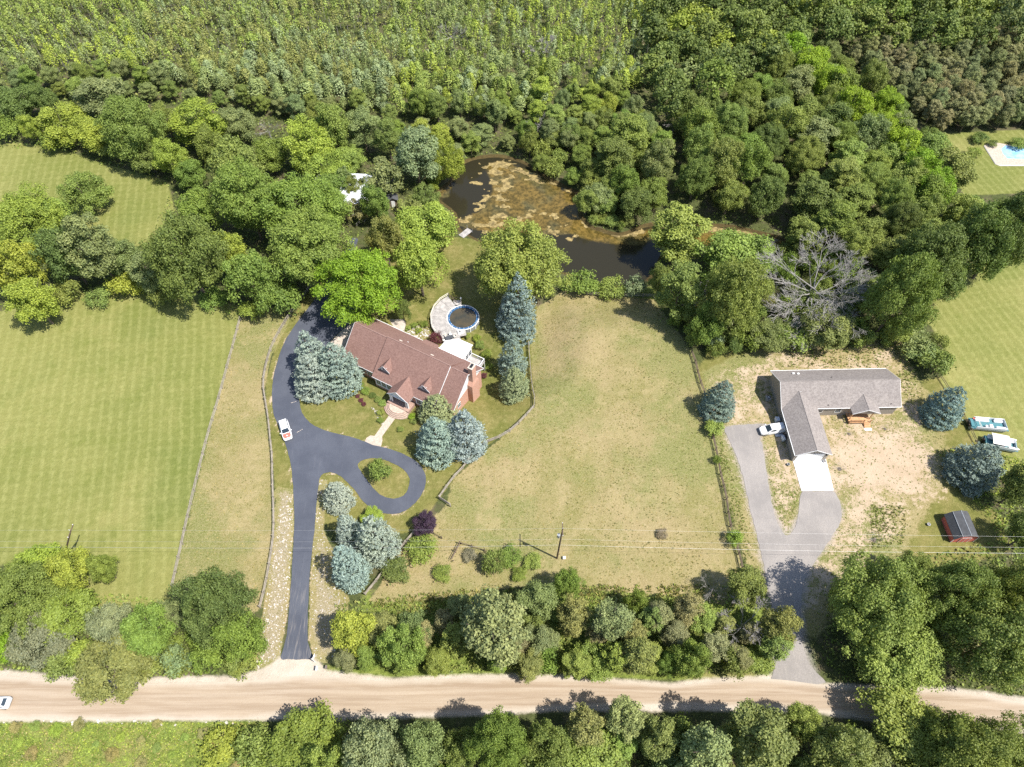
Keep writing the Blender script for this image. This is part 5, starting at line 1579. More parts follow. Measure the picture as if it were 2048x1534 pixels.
PROTO = {}
def mkp(kind, n, crown, trunk, R, V):
    PROTO[kind] = [(crown(i), trunk(i), R, V) for i in range(n)]
HB = 1.22     # crown-centre height as a multiple of the half-height
def limbs_for(R, V, seed, k=6):
    rr = random.Random(seed)
    return [(i * 6.28 / k + rr.uniform(-.3, .3), V * rr.uniform(0.6, 1.3), R * rr.uniform(.45, .75), V * rr.uniform(.3, .6)) for i in range(k)]
mkp('broad', 5, lambda i: crown_broad('crown', 4, 3.9, 3.9 * HB, 105, 16000, 0.142, 10 + i, (0.13, 0.27)), lambda i: trunk_mesh('trunk', 3.9 * 1.8, 0.2, limbs_for(4, 3.9, i), seed=i), 4, 3.9)
mkp('large', 4, lambda i: crown_broad('crown', 7, 6, 6 * HB, 220, 36000, 0.168, 30 + i, (0.09, 0.20), fill=0.1), lambda i: trunk_mesh('trunk', 6 * 1.8, 0.34, limbs_for(7, 6, i, 8), seed=i), 7, 6)
mkp('shrub', 4, lambda i: crown_broad('crown', 1.6, 1.2, 1.2 * 0.95, 34, 2300, 0.105, 50 + i, (0.26, 0.42), -0.3), lambda i: trunk_mesh('stem', 1.2, 0.05, limbs_for(1.6, 1.0, i, 5), seed=i), 1.6, 1.2)
mkp('pine', 4, lambda i: crown_broad('crown', 3.4, 5.2, 5.2 * 1.12, 140, 12000, 0.135, 70 + i, (0.11, 0.23), -0.8, 'needle', 0.18, 0.1, 0.7), lambda i: trunk_mesh('trunk', 5.2 * 2, 0.2, limbs_for(3.4, 5.2, i, 6), seed=i), 3.4, 5.2)
mkp('spruce', 4, lambda i: crown_spruce('crown', 3, 8, 90 + i), lambda i: trunk_mesh('trunk', 7.6, 0.17, [], seed=i), 3, 8)
mkp('tallbroad', 4, lambda i: crown_broad('crown', 3.2, 5.4, 5.4 * 1.2, 120, 16000, 0.138, 110 + i, (0.14, 0.28), -0.7), lambda i: trunk_mesh('trunk', 5.4 * 1.9, 0.2, limbs_for(3.2, 5.4, i), seed=i), 3.2, 5.4)
mkp('open', 3, lambda i: crown_broad('crown', 4, 4.2, 4.2 * HB, 60, 3600, 0.22, 130 + i, (0.14, 0.25), fill=0.05), lambda i: dead_mesh('branches', 4, 8.4, 130 + i, 4, 7), 4, 4.2)
SLIM = [slim_mesh('slender_tree', 1.3, 8.0, 620, 0.17, 150 + i) for i in range(6)]
DEAD = [dead_mesh('branches', 7, 12, 3, 6, 15), dead_mesh('branches', 4.0, 9, 5, 6, 6), dead_mesh('branches', 4.5, 10, 8, 4, 7)]
DEADTRUNK = trunk_mesh('trunk', 4.2, 0.34, [], 'deadwood', 8, 0.05, 3)

C_ = dict(mid=(.195, .245, .072), bright=(.225, .335, .035), yel=(.285, .345, .070), dark=(.142, .190, .060), grey=(.215, .265, .118), olive=(.220, .240, .088), pine=(.205, .235, .112),
          brownp=(.240, .240, .130), blue=(.245, .315, .340), pale=(.285, .350, .365), teal=(.165, .235, .250), lime=(.262, .345, .072), purple=(.065, .040, .075), maroon=(.14, .050, .070), mauve=(.215, .215, .145),
          light=(.235, .300, .085), green=(.188, .258, .062), straw=(.29, .27, .12), silver=(.230, .285, .165), twig=(.26, .23, .18), gold=(.42, .38, .02))
NAMES = dict(broad=('deciduous_tree', 'tree'), large=('deciduous_tree', 'tree'), shrub=('shrub', 'shrub'), pine=('pine_tree', 'tree'), spruce=('blue_spruce', 'tree'), tallbroad=('deciduous_tree', 'tree'), open=('sparse_tree', 'tree'))
def jit(c, a=0.09):
    k = 1 + random.uniform(-a, a)
    return (c[0] * k * (1 + random.uniform(-a, a)), c[1] * k, c[2] * k * (1 + random.uniform(-a, a)), 1)

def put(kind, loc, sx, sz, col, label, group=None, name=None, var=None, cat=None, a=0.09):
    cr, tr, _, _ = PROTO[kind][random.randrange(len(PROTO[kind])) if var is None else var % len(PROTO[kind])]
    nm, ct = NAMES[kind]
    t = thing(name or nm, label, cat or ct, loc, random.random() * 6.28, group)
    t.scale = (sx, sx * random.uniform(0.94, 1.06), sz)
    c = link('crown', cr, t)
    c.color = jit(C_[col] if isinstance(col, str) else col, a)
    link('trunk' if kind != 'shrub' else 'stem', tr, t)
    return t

def tree(kind, x0, y0, x1, y1, col, label, group=None, name=None, cat=None):
    """place a tree so that its crown fills the given box of the photograph; sizes in metres follow from the distance"""
    _, _, R0, V0 = PROTO[kind][0]
    cx, cy, w, h = (x0 + x1) / 2, (y0 + y1) / 2, x1 - x0, y1 - y0
    if kind == 'spruce':
        g0 = G(cx, y1)
        sc = proj(*g0)[2]
        R = w / 2 / sc
        sv = abs(at(cx, y1).y - at(cx, y1 - 10).y)
        fore = 10 / (sv * sc)
        b = G(cx, y1 - R * sc * fore * 0.95)
        hgt = 3.0
        for hh in np.arange(2.0, 22.0, 0.1):
            if proj(b.x, b.y, b.z + hh)[1] < y0: break
            hgt = hh
        hgt = max(hgt, 1.35 * R)
        # the tip leans away from the nadir: centre the box between tip and foot
        tipx = proj(b.x, b.y, b.z + hgt)[0]
        b.x -= (tipx - cx) * 0.35 / sc
        return put(kind, b, R / R0 * 1.08, hgt / V0, col, label, group, name, cat=cat)
    hcm = {'shrub': 0.95, 'pine': 1.12, 'tallbroad': 1.2}.get(kind, HB)
    V = R = 3.0
    z = 0.0
    for _ in range(6):
        c = at(cx, cy, z + V * hcm)
        z = zt1(c.x, c.y)
        s = proj(c.x, c.y, z + V * hcm)[2]
        R = w / 2 / s
        el = math.atan2(CAMH - z - V * hcm, math.hypot(c.x, c.y))
        q = (h / 2 / s) ** 2 - (R * math.sin(el)) ** 2
        V = math.sqrt(max(q, 0)) / math.cos(el)
        lo_, hi_ = (0.55, 1.2) if kind == 'shrub' else (0.75, 1.9)
        V = min(max(V, lo_ * R), hi_ * R)
    return put(kind, (c.x, c.y, z), R / R0, V / V0, col, label, group, name, cat=cat)

ORD = ['first', 'second', 'third', 'fourth', 'fifth', 'sixth', 'seventh', 'eighth', 'ninth', 'tenth', 'eleventh', 'twelfth', 'thirteenth', 'fourteenth', 'fifteenth', 'sixteenth', 'seventeenth', 'eighteenth', 'nineteenth', 'twentieth', 'twenty-first', 'twenty-second', 'twenty-third', 'twenty-fourth', 'twenty-fifth', 'twenty-sixth', 'twenty-seventh', 'twenty-eighth', 'twenty-ninth', 'thirtieth']
ADJ = dict(mid='mid-green', bright='bright green', yel='yellow-green', dark='dark green', grey='grey-green', olive='olive', pine='grey-olive', brownp='brownish', lime='lime green', light='light green', green='green', straw='straw-coloured', silver='silvery green', mauve='grey-mauve', twig='bare twiggy', blue='blue', teal='teal')
NOUN = dict(broad='tree', large='broad tree', shrub='shrub', pine='pine', tallbroad='tall tree', open='sparse tree', spruce='spruce')
def row(where, start, group, items):
    items = sorted(items, key=lambda q: q[1] + q[3])
    for k, (kind, x0, y0, x1, y1, col) in enumerate(items):
        tree(kind, x0, y0, x1, y1, col, f'{ADJ[col]} {NOUN[kind]} {where}, {ORD[k]} from {start}', group)

# ---- blue spruces and named trees round the two houses
SP = 'ornamental blue spruces'
for b in (((590, 662, 656, 765), 'blue', 'rear blue spruce of the cluster between asphalt drive and garage'), ((632, 688, 717, 798), 'blue', 'widest blue spruce of the cluster touching the brick house'), ((588, 712, 664, 807), 'blue', 'front left blue spruce of the cluster beside the asphalt drive'),
          ((838, 795, 912, 866), 'silver', 'greyish spruce hiding the right front corner of the brick house'), ((834, 838, 912, 938), 'blue', 'front blue spruce of three beside the front walk'), ((892, 822, 968, 926), 'blue', 'right blue spruce of three beside the curved rail fence'),
          ((1000, 547, 1071, 692), 'blue', 'tallest blue spruce east of the pool'), ((993, 588, 1030, 668), 'blue', 'small blue spruce leaning on the tallest one east of the pool'), ((998, 668, 1052, 768), 'blue', 'middle blue spruce in the row east of the brick house'), ((998, 735, 1058, 813), 'silver', 'greener spruce, last in the row along the paddock fence'),
          ((648, 967, 702, 1031), 'pale', 'small round blue spruce standing alone beside the drive loop'), ((672, 1031, 723, 1102), 'pale', 'rear left blue spruce of three below the loop drive'), ((713, 1036, 791, 1137), 'pale', 'biggest blue spruce of three below the loop drive'), ((664, 1095, 730, 1187), 'pale', 'front blue spruce of three beside the asphalt drive'),
          ((1406, 764, 1471, 850), 'teal', 'teal spruce left of the ranch house by the dark fence'), ((1857, 777, 1926, 862), 'teal', 'teal spruce right of the ranch house'), ((1908, 896, 2000, 990), 'teal', 'big dark blue spruce in front of the canopied pontoon boat')):
    tree('spruce', *b[0], b[1], b[2], SP)
for k in ((('large', 641, 494, 801, 648, 'bright'), 'big vivid green tree behind the garage end of the brick house'), (('broad', 788, 594, 822, 644, 'dark'), 'small dark tree right of the vivid green tree'), (('broad', 790, 408, 918, 502, 'lime'), 'lime green tree on the pond bank left of the dock'),
          (('broad', 787, 462, 886, 592, 'lime'), 'lime green tree between vivid green tree and pond lawn'), (('broad', 735, 424, 802, 530, 'olive'), 'olive tree beside the hidden drive to the outbuilding'), (('large', 950, 446, 1130, 618, 'light'), 'big spreading tree between pool and pond'),
          (('shrub', 738, 914, 786, 964, 'mid'), 'flowering shrub on the grass island inside the loop drive'), (('broad', 722, 1016, 768, 1052, 'lime'), 'lime shrub tree behind the biggest lower blue spruce'),
          (('shrub', 810, 1068, 872, 1117, 'green'), 'round green shrub below the purple-leaf tree'), (('shrub', 764, 1112, 822, 1163, 'dark'), 'dark green shrub against the diagonal rail fence'), (('shrub', 865, 1130, 906, 1158, 'green'), 'low green shrub alone in the lower paddock'),
          (('shrub', 963, 1098, 1012, 1152, 'mid'), 'shrub at the end of the broken paddock fence, left one'), (('shrub', 1000, 1094, 1044, 1132, 'green'), 'shrub at the end of the broken paddock fence, upper right one'), (('shrub', 1018, 1138, 1052, 1162, 'green'), 'shrub near the broken paddock fence, lower right one'), (('shrub', 1048, 1106, 1088, 1142, 'light'), 'light shrub between broken fence and power pole'),
          (('shrub', 925, 1098, 958, 1123, 'twig'), 'grey twiggy bush right of the leaning fence stub'), (('shrub', 1312, 1058, 1336, 1078, 'twig'), 'small grey twiggy bush alone in the paddock'),
          (('shrub', 1408, 836, 1448, 872, 'light'), 'light bush at the foot of the teal spruce by the gravel drive'), (('shrub', 1452, 1058, 1486, 1092, 'lime'), 'lime bush on the dark fence beside the gravel drive'), (('shrub', 1426, 908, 1444, 930, 'green'), 'tiny bush on the dark fence, halfway down'),
          (('shrub', 1366, 656, 1402, 698, 'mid'), 'round shrub at the top end of the dark paddock fence'), (('shrub', 1414, 680, 1449, 717, 'mid'), 'shrub behind the ranch house lawn, left of a pair'), (('shrub', 1450, 674, 1484, 712, 'dark'), 'shrub behind the ranch house lawn, right of a pair'),
          (('shrub', 1795, 652, 1862, 712, 'grey'), 'topmost bush of the hedge right of the ranch house'), (('shrub', 1812, 678, 1884, 736, 'grey'), 'middle bush of the hedge right of the ranch house'), (('shrub', 1842, 698, 1910, 760, 'mid'), 'lowest bush of the hedge right of the ranch house'), (('shrub', 1855, 668, 1895, 715, 'mid'), 'outer bush of the hedge right of the ranch house'),
          (('shrub', 1945, 269, 1978, 283, 'dark'), 'low shrub beside the pale boulder above the garden pool'), (('shrub', 1935, 298, 1965, 316, 'green'), 'low shrub in a white-edged bed left of the garden pool'), (('shrub', 2022, 277, 2056, 293, 'green'), 'shrub overhanging the blue garden pool'),
          (('shrub', 1976, 280, 1996, 293, 'dark'), 'small shrub at the corner of the garden pool patio')):
    tree(*k[0], k[1])
tree('broad', 826, 1020, 875, 1069, 'purple', 'dark purple-leaf tree at the head of the diagonal fence', name='purple_leaf_tree')
tree('shrub', 857, 664, 885, 694, 'maroon', 'maroon shrub behind the brick house beside the sun room', name='purple_leaf_shrub')
# foundation planting in front of and behind the brick house
for i, (u, v, r, col, lab) in enumerate(((4.2, 7.3, 0.9, 'mid', 'low green bush under the left front window of the brick house'), (5.9, 7.6, 1.0, 'green', 'rounded green bush left of the bay window'), (7.4, 8.2, 1.05, 'green', 'larger rounded green bush before the bay window'),
        (9.3, 8.2, 0.8, 'dark', 'dark clipped bush below the bay window'), (10.8, 8.6, 0.85, 'mid', 'clipped bush right of the bay window'), (12.2, 8.9, 0.9, 'light', 'light bush left of the porch'), (13.0, 11.0, 0.9, 'mid', 'bush beside the porch steps, left'), (14.2, 12.6, 0.8, 'green', 'bush beside the front walk, left'),
        (19.3, 8.6, 0.9, 'bright', 'bright bush right of the porch'), (20.4, 9.4, 0.9, 'mid', 'bush right of the porch near the grey spruce'), (5.2, 9.3, 0.6, 'gold', 'small golden bush in the front bed'), (19.0, 12.4, 0.8, 'mid', 'bush beside the front walk, right'),
        (6.7, 9.9, 0.55, 'maroon', 'low maroon bush in the front bed, left one'), (7.9, 10.4, 0.6, 'maroon', 'low maroon bush in the front bed, middle one'), (9.0, 10.9, 0.55, 'maroon', 'low maroon bush in the front bed, right one'))):
    put('shrub', hl(u, v + 1.0, 0.0), r / 1.6 * 0.95, r / 1.6 * 0.62, col, lab, 'bushes in the front bed of the brick house')
for (px, py, r, col, lab) in ((829, 655, .9, 'green', 'bush in the bed behind the brick house, left'), (838, 664, .8, 'lime', 'lime bush in the bed behind the brick house'), (851, 653, 1.0, 'green', 'round bush next to the pool deck corner'), (842, 649, .7, 'mid', 'small bush left of the pool deck corner'), (817, 660, .7, 'light', 'pale bush in the rock bed behind the brick house'),
        (955, 680, 1.0, 'yel', 'yellow-green bush right of the sun room'), (962, 695, 1.2, 'mid', 'dark round bush right of the sun room'), (972, 712, 1.2, 'green', 'bush between raised deck and row of spruces'), (976, 735, 1.1, 'green', 'bush beside the chimney'), (935, 676, .8, 'light', 'light bush at the end of the pool deck'), (968, 754, .7, 'maroon', 'reddish bush at the foot of the chimney')):
    put('shrub', G(px, py), r / 1.6, r / 1.6, col, lab, 'bushes behind the brick house')
# rock garden stones behind the brick house are part of the stones below

# ---- trees of the left fields and the belt behind the driveway
row('in the belt above the left field', 'the left', 'tree belt left of the driveway', [
    ('large', -20, 378, 118, 500, 'yel'), ('broad', 60, 388, 138, 470, 'light'), ('broad', -20, 470, 85, 600, 'yel'), ('broad', 20, 545, 112, 655, 'yel'), ('broad', 80, 440, 178, 572, 'dark'), ('tallbroad', 140, 420, 236, 575, 'grey'), ('shrub', 108, 556, 166, 612, 'mid'), ('shrub', 222, 540, 284, 598, 'yel'),
    ('tallbroad', 262, 495, 332, 590, 'grey'), ('broad', 205, 470, 285, 560, 'grey'), ('large', 298, 425, 442, 606, 'dark'), ('tallbroad', 424, 440, 492, 572, 'yel'), ('broad', 355, 370, 445, 470, 'green'), ('large', 430, 330, 560, 480, 'green'), ('large', 520, 345, 690, 500, 'green'), ('large', 540, 430, 696, 588, 'green'),
    ('broad', 455, 490, 555, 622, 'green'), ('shrub', 528, 562, 604, 638, 'green'), ('shrub', 474, 594, 532, 640, 'green'), ('broad', 420, 270, 520, 385, 'mid'), ('shrub', 170, 575, 222, 612, 'mid'), ('shrub', 292, 560, 352, 612, 'mid'), ('shrub', 392, 575, 450, 620, 'green')])
tree('broad', 122, 344, 208, 425, 'mid', 'round tree standing alone in the upper left field')
row('beyond the upper left field', 'the left', 'trees behind the upper left field', [
    ('broad', -10, 168, 72, 245, 'dark'), ('broad', 62, 165, 112, 232, 'dark'), ('broad', 75, 208, 172, 284, 'yel'), ('tallbroad', 150, 148, 250, 245, 'grey'), ('shrub', -15, 232, 40, 282, 'green'), ('broad', 40, 226, 82, 285, 'yel'), ('shrub', 80, 258, 150, 298, 'green'), ('broad', 155, 232, 232, 304, 'yel'),
    ('large', 205, 192, 318, 322, 'mid'), ('tallbroad', 348, 192, 442, 296, 'yel'), ('broad', 428, 212, 512, 280, 'grey'), ('broad', 308, 276, 375, 358, 'yel'), ('shrub', 205, 282, 252, 322, 'mid'), ('broad', 350, 315, 412, 380, 'green'), ('broad', 262, 288, 335, 342, 'mid'), ('broad', 300, 205, 360, 275, 'mid'),
    ('broad', 566, 234, 668, 340, 'yel'), ('broad', 630, 200, 705, 305, 'light'), ('broad', 500, 270, 575, 345, 'green'), ('broad', 600, 300, 690, 362, 'lime'), ('broad', 390, 250, 450, 330, 'mid'), ('tallbroad', 690, 210, 760, 300, 'grey')])
row('around the white-roofed outbuilding', 'the left', 'trees round the outbuilding', [
    ('open', 722, 316, 808, 396, 'pine'), ('tallbroad', 786, 248, 878, 374, 'silver'), ('broad', 868, 280, 928, 368, 'yel'), ('broad', 826, 368, 878, 424, 'mid'), ('broad', 720, 366, 780, 446, 'green'), ('open', 690, 395, 742, 446, 'brownp'), ('large', 600, 372, 700, 450, 'green'), ('broad', 660, 290, 730, 345, 'light'), ('tallbroad', 750, 230, 800, 320, 'mid'), ('open', 795, 395, 850, 440, 'olive'), ('open', 672, 330, 706, 385, 'grey'), ('broad', 632, 338, 706, 402, 'green'), ('broad', 690, 352, 728, 398, 'mid')])
row('right of the pond below the deep wood', 'the pond', 'trees between pond and ranch house', [
    ('tallbroad', 1302, 402, 1412, 530, 'light'), ('tallbroad', 1318, 495, 1404, 664, 'mid'), ('large', 1405, 510, 1525, 676, 'mid'), ('broad', 1395, 468, 1545, 565, 'light'), ('shrub', 1250, 550, 1294, 596, 'silver'), ('shrub', 1195, 562, 1252, 592, 'green'), ('shrub', 1130, 548, 1200, 585, 'green'), ('broad', 1296, 520, 1345, 600, 'mid'),
    ('broad', 1600, 620, 1710, 690, 'olive'), ('broad', 1722, 545, 1795, 625, 'light'), ('large', 1742, 500, 1866, 684, 'mid'), ('broad', 1500, 640, 1580, 700, 'olive'), ('shrub', 1545, 655, 1625, 705, 'light'), ('broad', 1380, 600, 1450, 690, 'green'), ('shrub', 1470, 640, 1530, 700, 'green')])
row('above the right-hand field', 'the left', 'trees above the right field', [
    ('large', 1800, 440, 1930, 592, 'dark'), ('large', 1890, 400, 2020, 575, 'dark'), ('large', 1960, 370, 2075, 560, 'dark'), ('broad', 1848, 520, 1930, 610, 'dark'), ('broad', 1770, 620, 1830, 690, 'light')])
row('in the roadside hedge at lower left', 'the left', 'roadside hedge at lower left', [
    ('large', -20, 1120, 118, 1262, 'mid'), ('broad', 15, 1094, 120, 1180, 'yel'), ('broad', 100, 1092, 182, 1190, 'yel'), ('broad', 178, 1098, 230, 1172, 'green'), ('broad', 62, 1175, 188, 1280, 'green'), ('broad', 24, 1224, 146, 1328, 'mauve'), ('broad', -20, 1255, 42, 1332, 'bright'), ('shrub', 128, 1268, 186, 1352, 'lime'),
    ('broad', 178, 1205, 264, 1298, 'silver'), ('broad', 246, 1206, 345, 1320, 'green'), ('broad', 316, 1178, 370, 1275, 'grey'), ('large', 362, 1133, 502, 1296, 'dark'), ('broad', 436, 1210, 532, 1332, 'green'), ('broad', 162, 1288, 300, 1388, 'olive'), ('shrub', 328, 1278, 392, 1356, 'silver'), ('shrub', 385, 1285, 452, 1356, 'green'), ('shrub', 268, 1290, 336, 1354, 'mid'), ('shrub', 445, 1300, 508, 1352, 'mid')])
row('in the roadside trees at bottom centre', 'the driveway', 'roadside trees in the middle', [
    ('tallbroad', 668, 1188, 752, 1338, 'yel'), ('tallbroad', 728, 1186, 795, 1330, 'olive'), ('broad', 760, 1240, 850, 1350, 'light'), ('broad', 792, 1210, 856, 1300, 'grey'), ('pine', 862, 1188, 912, 1300, 'brownp'), ('pine', 905, 1152, 1064, 1350, 'pine'), ('pine', 890, 1165, 945, 1262, 'grey'), ('tallbroad', 1036, 1128, 1112, 1268, 'grey'), ('broad', 1106, 1128, 1166, 1206, 'green'),
    ('pine', 1108, 1172, 1186, 1290, 'olive'), ('pine', 1178, 1172, 1268, 1312, 'pine'), ('broad', 1250, 1148, 1296, 1262, 'green'), ('pine', 1286, 1160, 1348, 1305, 'brownp'), ('broad', 1150, 1278, 1236, 1358, 'light'), ('pine', 1228, 1258, 1315, 1368, 'olive'), ('broad', 1308, 1288, 1356, 1368, 'green'), ('shrub', 1056, 1272, 1120, 1352, 'green'), ('shrub', 840, 1290, 900, 1345, 'green'),
    ('pine', 1342, 1138, 1410, 1300, 'brownp'), ('broad', 1345, 1272, 1420, 1368, 'green'), ('tallbroad', 1518, 1192, 1592, 1316, 'olive'), ('tallbroad', 1452, 1128, 1528, 1212, 'mid'), ('shrub', 1436, 1288, 1500, 1358, 'mid'), ('shrub', 1485, 1296, 1548, 1352, 'green')])
row('beside the gravel drive mouth', 'the drive', 'big trees at lower right', [
    ('large', 1672, 1106, 1850, 1300, 'mid'), ('large', 1690, 1205, 1885, 1372, 'light'), ('large', 1840, 1104, 1972, 1275, 'mid'), ('large', 1900, 1180, 2075, 1385, 'mid'), ('large', 1960, 1100, 2090, 1290, 'mid'), ('broad', 1790, 1098, 1858, 1172, 'mid'), ('broad', 2012, 905, 2090, 1030, 'dark'), ('broad', 2026, 1015, 2095, 1110, 'dark'), ('broad', 1660, 1150, 1720, 1230, 'light')])
row('along the bottom edge below the dirt road', 'the left', 'trees below the dirt road', [
    ('broad', 538, 1424, 692, 1570, 'green'), ('broad', 686, 1426, 805, 1575, 'silver'), ('broad', 798, 1422, 896, 1560, 'grey'), ('broad', 890, 1436, 966, 1560, 'mid'), ('large', 940, 1406, 1056, 1560, 'green'), ('broad', 1046, 1418, 1136, 1560, 'mid'), ('pine', 1128, 1390, 1216, 1520, 'olive'), ('pine', 1206, 1376, 1296, 1500, 'grey'), ('tallbroad', 1278, 1398, 1356, 1560, 'olive'),
    ('broad', 1096, 1468, 1246, 1580, 'light'), ('tallbroad', 1455, 1380, 1585, 1560, 'olive'), ('pine', 1346, 1416, 1472, 1590, 'grey'), ('broad', 1566, 1408, 1644, 1490, 'light'), ('broad', 1616, 1446, 1736, 1580, 'olive'), ('broad', 1725, 1396, 1885, 1520, 'light'), ('large', 1846, 1418, 1995, 1590, 'mid'), ('large', 1940, 1440, 2080, 1590, 'mid'), ('broad', 1720, 1478, 1840, 1590, 'olive'),
    ('shrub', 470, 1446, 545, 1540, 'light'), ('shrub', 400, 1455, 480, 1530, 'yel'), ('broad', 610, 1480, 700, 1590, 'light')])
# dead and bare trees
def dead(px, py, zc, var, s, label, col=None):
    c = at(px, py, zc)
    z = zt1(c.x, c.y)
    t = thing('dead_tree', label, 'tree', (c.x, c.y, z), 0.7 * var)
    t.scale = (s, s, min(s, 1.2))
    link('branches', DEAD[var], t)
    link('trunk', DEADTRUNK, t)
dead(1626, 582, 5.0, 0, 1.9, 'huge bare grey dead tree behind the ranch house')
dead(1400, 585, 5.0, 1, 1.1, 'thin bare dead tree between the green trees right of the pond')
dead(1492, 1245, 6.0, 1, 1.25, 'bare white-branched tree beside the mouth of the gravel drive')
dead(1427, 1175, 3.0, 2, 0.7, 'small bare tree behind the roadside pines')
dead(1040, 480, 6.0, 2, 0.9, 'bare grey branches in the top of the tree beside the pond')
dead(1352, 235, 5.0, 2, 1.0, 'bare stag tree at the dark wood edge')
dead(535, 255, 4.0, 2, 0.8, 'bare grey tree behind the upper left field')
dead(1075, 235, 5.0, 1, 1.0, 'bare grey tree above the pond')
dead(905, 70, 5.0, 2, 1.3, 'bare grey treetops in the thin wood, left of centre top')
dead(1085, 100, 5.0, 1, 1.4, 'bare grey treetops in the thin wood, right of centre top')

# ------------------------------------------------------------------ scattered woods
def poisson(poly_px, r, n, seed, avoid=()):
    g = np.random.default_rng(seed)
    poly = [at(*p) for p in poly_px]
    x0, x1 = min(p.x for p in poly), max(p.x for p in poly)
    y0, y1 = min(p.y for p in poly), max(p.y for p in poly)
    cell = r / 1.4142
    grid = {}
    out = []
    X = g.uniform(x0, x1, n); Y = g.uniform(y0, y1, n)
    ok = sdf(X, Y, poly) < 0
    ok &= sdf(X, Y, POND) > 1.0
    for a in avoid: ok &= sdf(X, Y, a) > 0
    for x, y in zip(X[ok], Y[ok]):
        i, j = int(x // cell), int(y // cell)
        good = True
        for di in (-2, -1, 0, 1, 2):
            for dj in (-2, -1, 0, 1, 2):
                q = grid.get((i + di, j + dj))
                if q and (q[0] - x) ** 2 + (q[1] - y) ** 2 < r * r: good = False; break
            if not good: break
        if good:
            grid[(i, j)] = (x, y); out.append((x, y))
    return out

def wood(poly, r, n, seed, kinds, Rr, Vr, cols, label, group, name=None):
    bx0, bx1 = max(0, min(p[0] for p in poly)), min(2048, max(p[0] for p in poly))
    by0, by1 = max(0, min(p[1] for p in poly)), min(1534, max(p[1] for p in poly))
    for x, y in poisson(poly, r, n, seed):
        kind = random.choice(kinds)
        _, _, R0, V0 = PROTO[kind][0]
        R = random.uniform(*Rr)
        V = R * random.uniform(*Vr)
        c = random.choice(cols)
        qx, qy, _ = proj(x, y, 0)
        side = ('left', 'middle', 'right')[min(2, max(0, int(3 * (qx - bx0) / (bx1 - bx0))))]
        lev = ('far', 'near')[min(1, max(0, int(2 * (qy - by0) / (by1 - by0))))]
        size = 'small' if R < Rr[0] + (Rr[1] - Rr[0]) / 3 else 'big' if R > Rr[1] - (Rr[1] - Rr[0]) / 3 else 'middling'
        put(kind, (x, y, zt1(x, y)), R / R0, V / V0, c, f'{size} ' + label.format(ADJ[c]) + f', {lev} {side} part', group, name)

wood([(1300, 270), (1440, 235), (1560, 145), (1660, 130), (1750, 220), (1835, 310), (1895, 400), (1930, 450), (1840, 540), (1760, 560), (1560, 470), (1440, 448), (1330, 440), (1280, 452), (1240, 465), (1190, 455), (1170, 430), (1200, 330)], 6.6, 5000, 22, ['broad', 'tallbroad', 'broad', 'large'], (3.4, 5.2), (0.95, 1.4), ['mid', 'mid', 'green', 'grey', 'dark', 'light'], '{} tree in the mixed wood right of the pond', 'mixed wood right of the pond')
for k, (x, y, w_) in enumerate(((1590, 100, 70), (1625, 130, 75), (1660, 165, 70), (1700, 215, 80), (1745, 255, 70), (1785, 250, 60), (1808, 292, 76), (1840, 335, 76), (1872, 378, 76), (1770, 205, 60))):
    tree('broad', x - w_ / 2, y - w_ * 0.55, x + w_ / 2, y + w_ * 0.55, 'bright', f'bright green tree on the diagonal wood edge, {ORD[k]} from the top', 'bright diagonal tree line')
wood([(1690, 135), (1760, 120), (2120, 100), (2120, 258), (1960, 262), (1870, 268), (1800, 225)], 3.5, 4000, 23, ['pine'], (2.2, 3.0), (1.4, 1.75), ['brownp', 'pine', 'pine', 'brownp'], '{} pine in the dull conifer stand at the right', 'dull conifer stand')
wood([(1060, 300), (1200, 260), (1300, 250), (1310, 300), (1230, 400), (1175, 440), (1170, 395), (1110, 355), (1070, 335)], 4.2, 2500, 24, ['broad', 'shrub', 'broad'], (2.2, 3.4), (0.85, 1.2), ['mid', 'green', 'light', 'mid'], '{} tree on the far bank of the pond', 'trees on the far pond bank')
wood([(760, 255), (900, 225), (1240, 200), (1300, 260), (1070, 312), (1000, 296), (930, 306), (870, 330), (800, 320)], 4.8, 3500, 25, ['broad', 'tallbroad', 'tallbroad'], (1.9, 3.2), (1.0, 1.7), ['mid', 'light', 'grey', 'grey', 'yel', 'green'], '{} tree in the belt between pond and thin wood', 'belt above the pond')
wood([(-60, 175), (230, 150), (420, 200), (560, 225), (700, 215), (760, 255), (700, 285), (560, 250), (420, 215), (200, 195), (-60, 205)], 5.2, 2500, 26, ['broad', 'tallbroad'], (1.9, 3.0), (1.0, 1.6), ['mid', 'light', 'grey', 'grey', 'green'], '{} tree at the lower edge of the thin wood', 'lower edge of the thin wood')
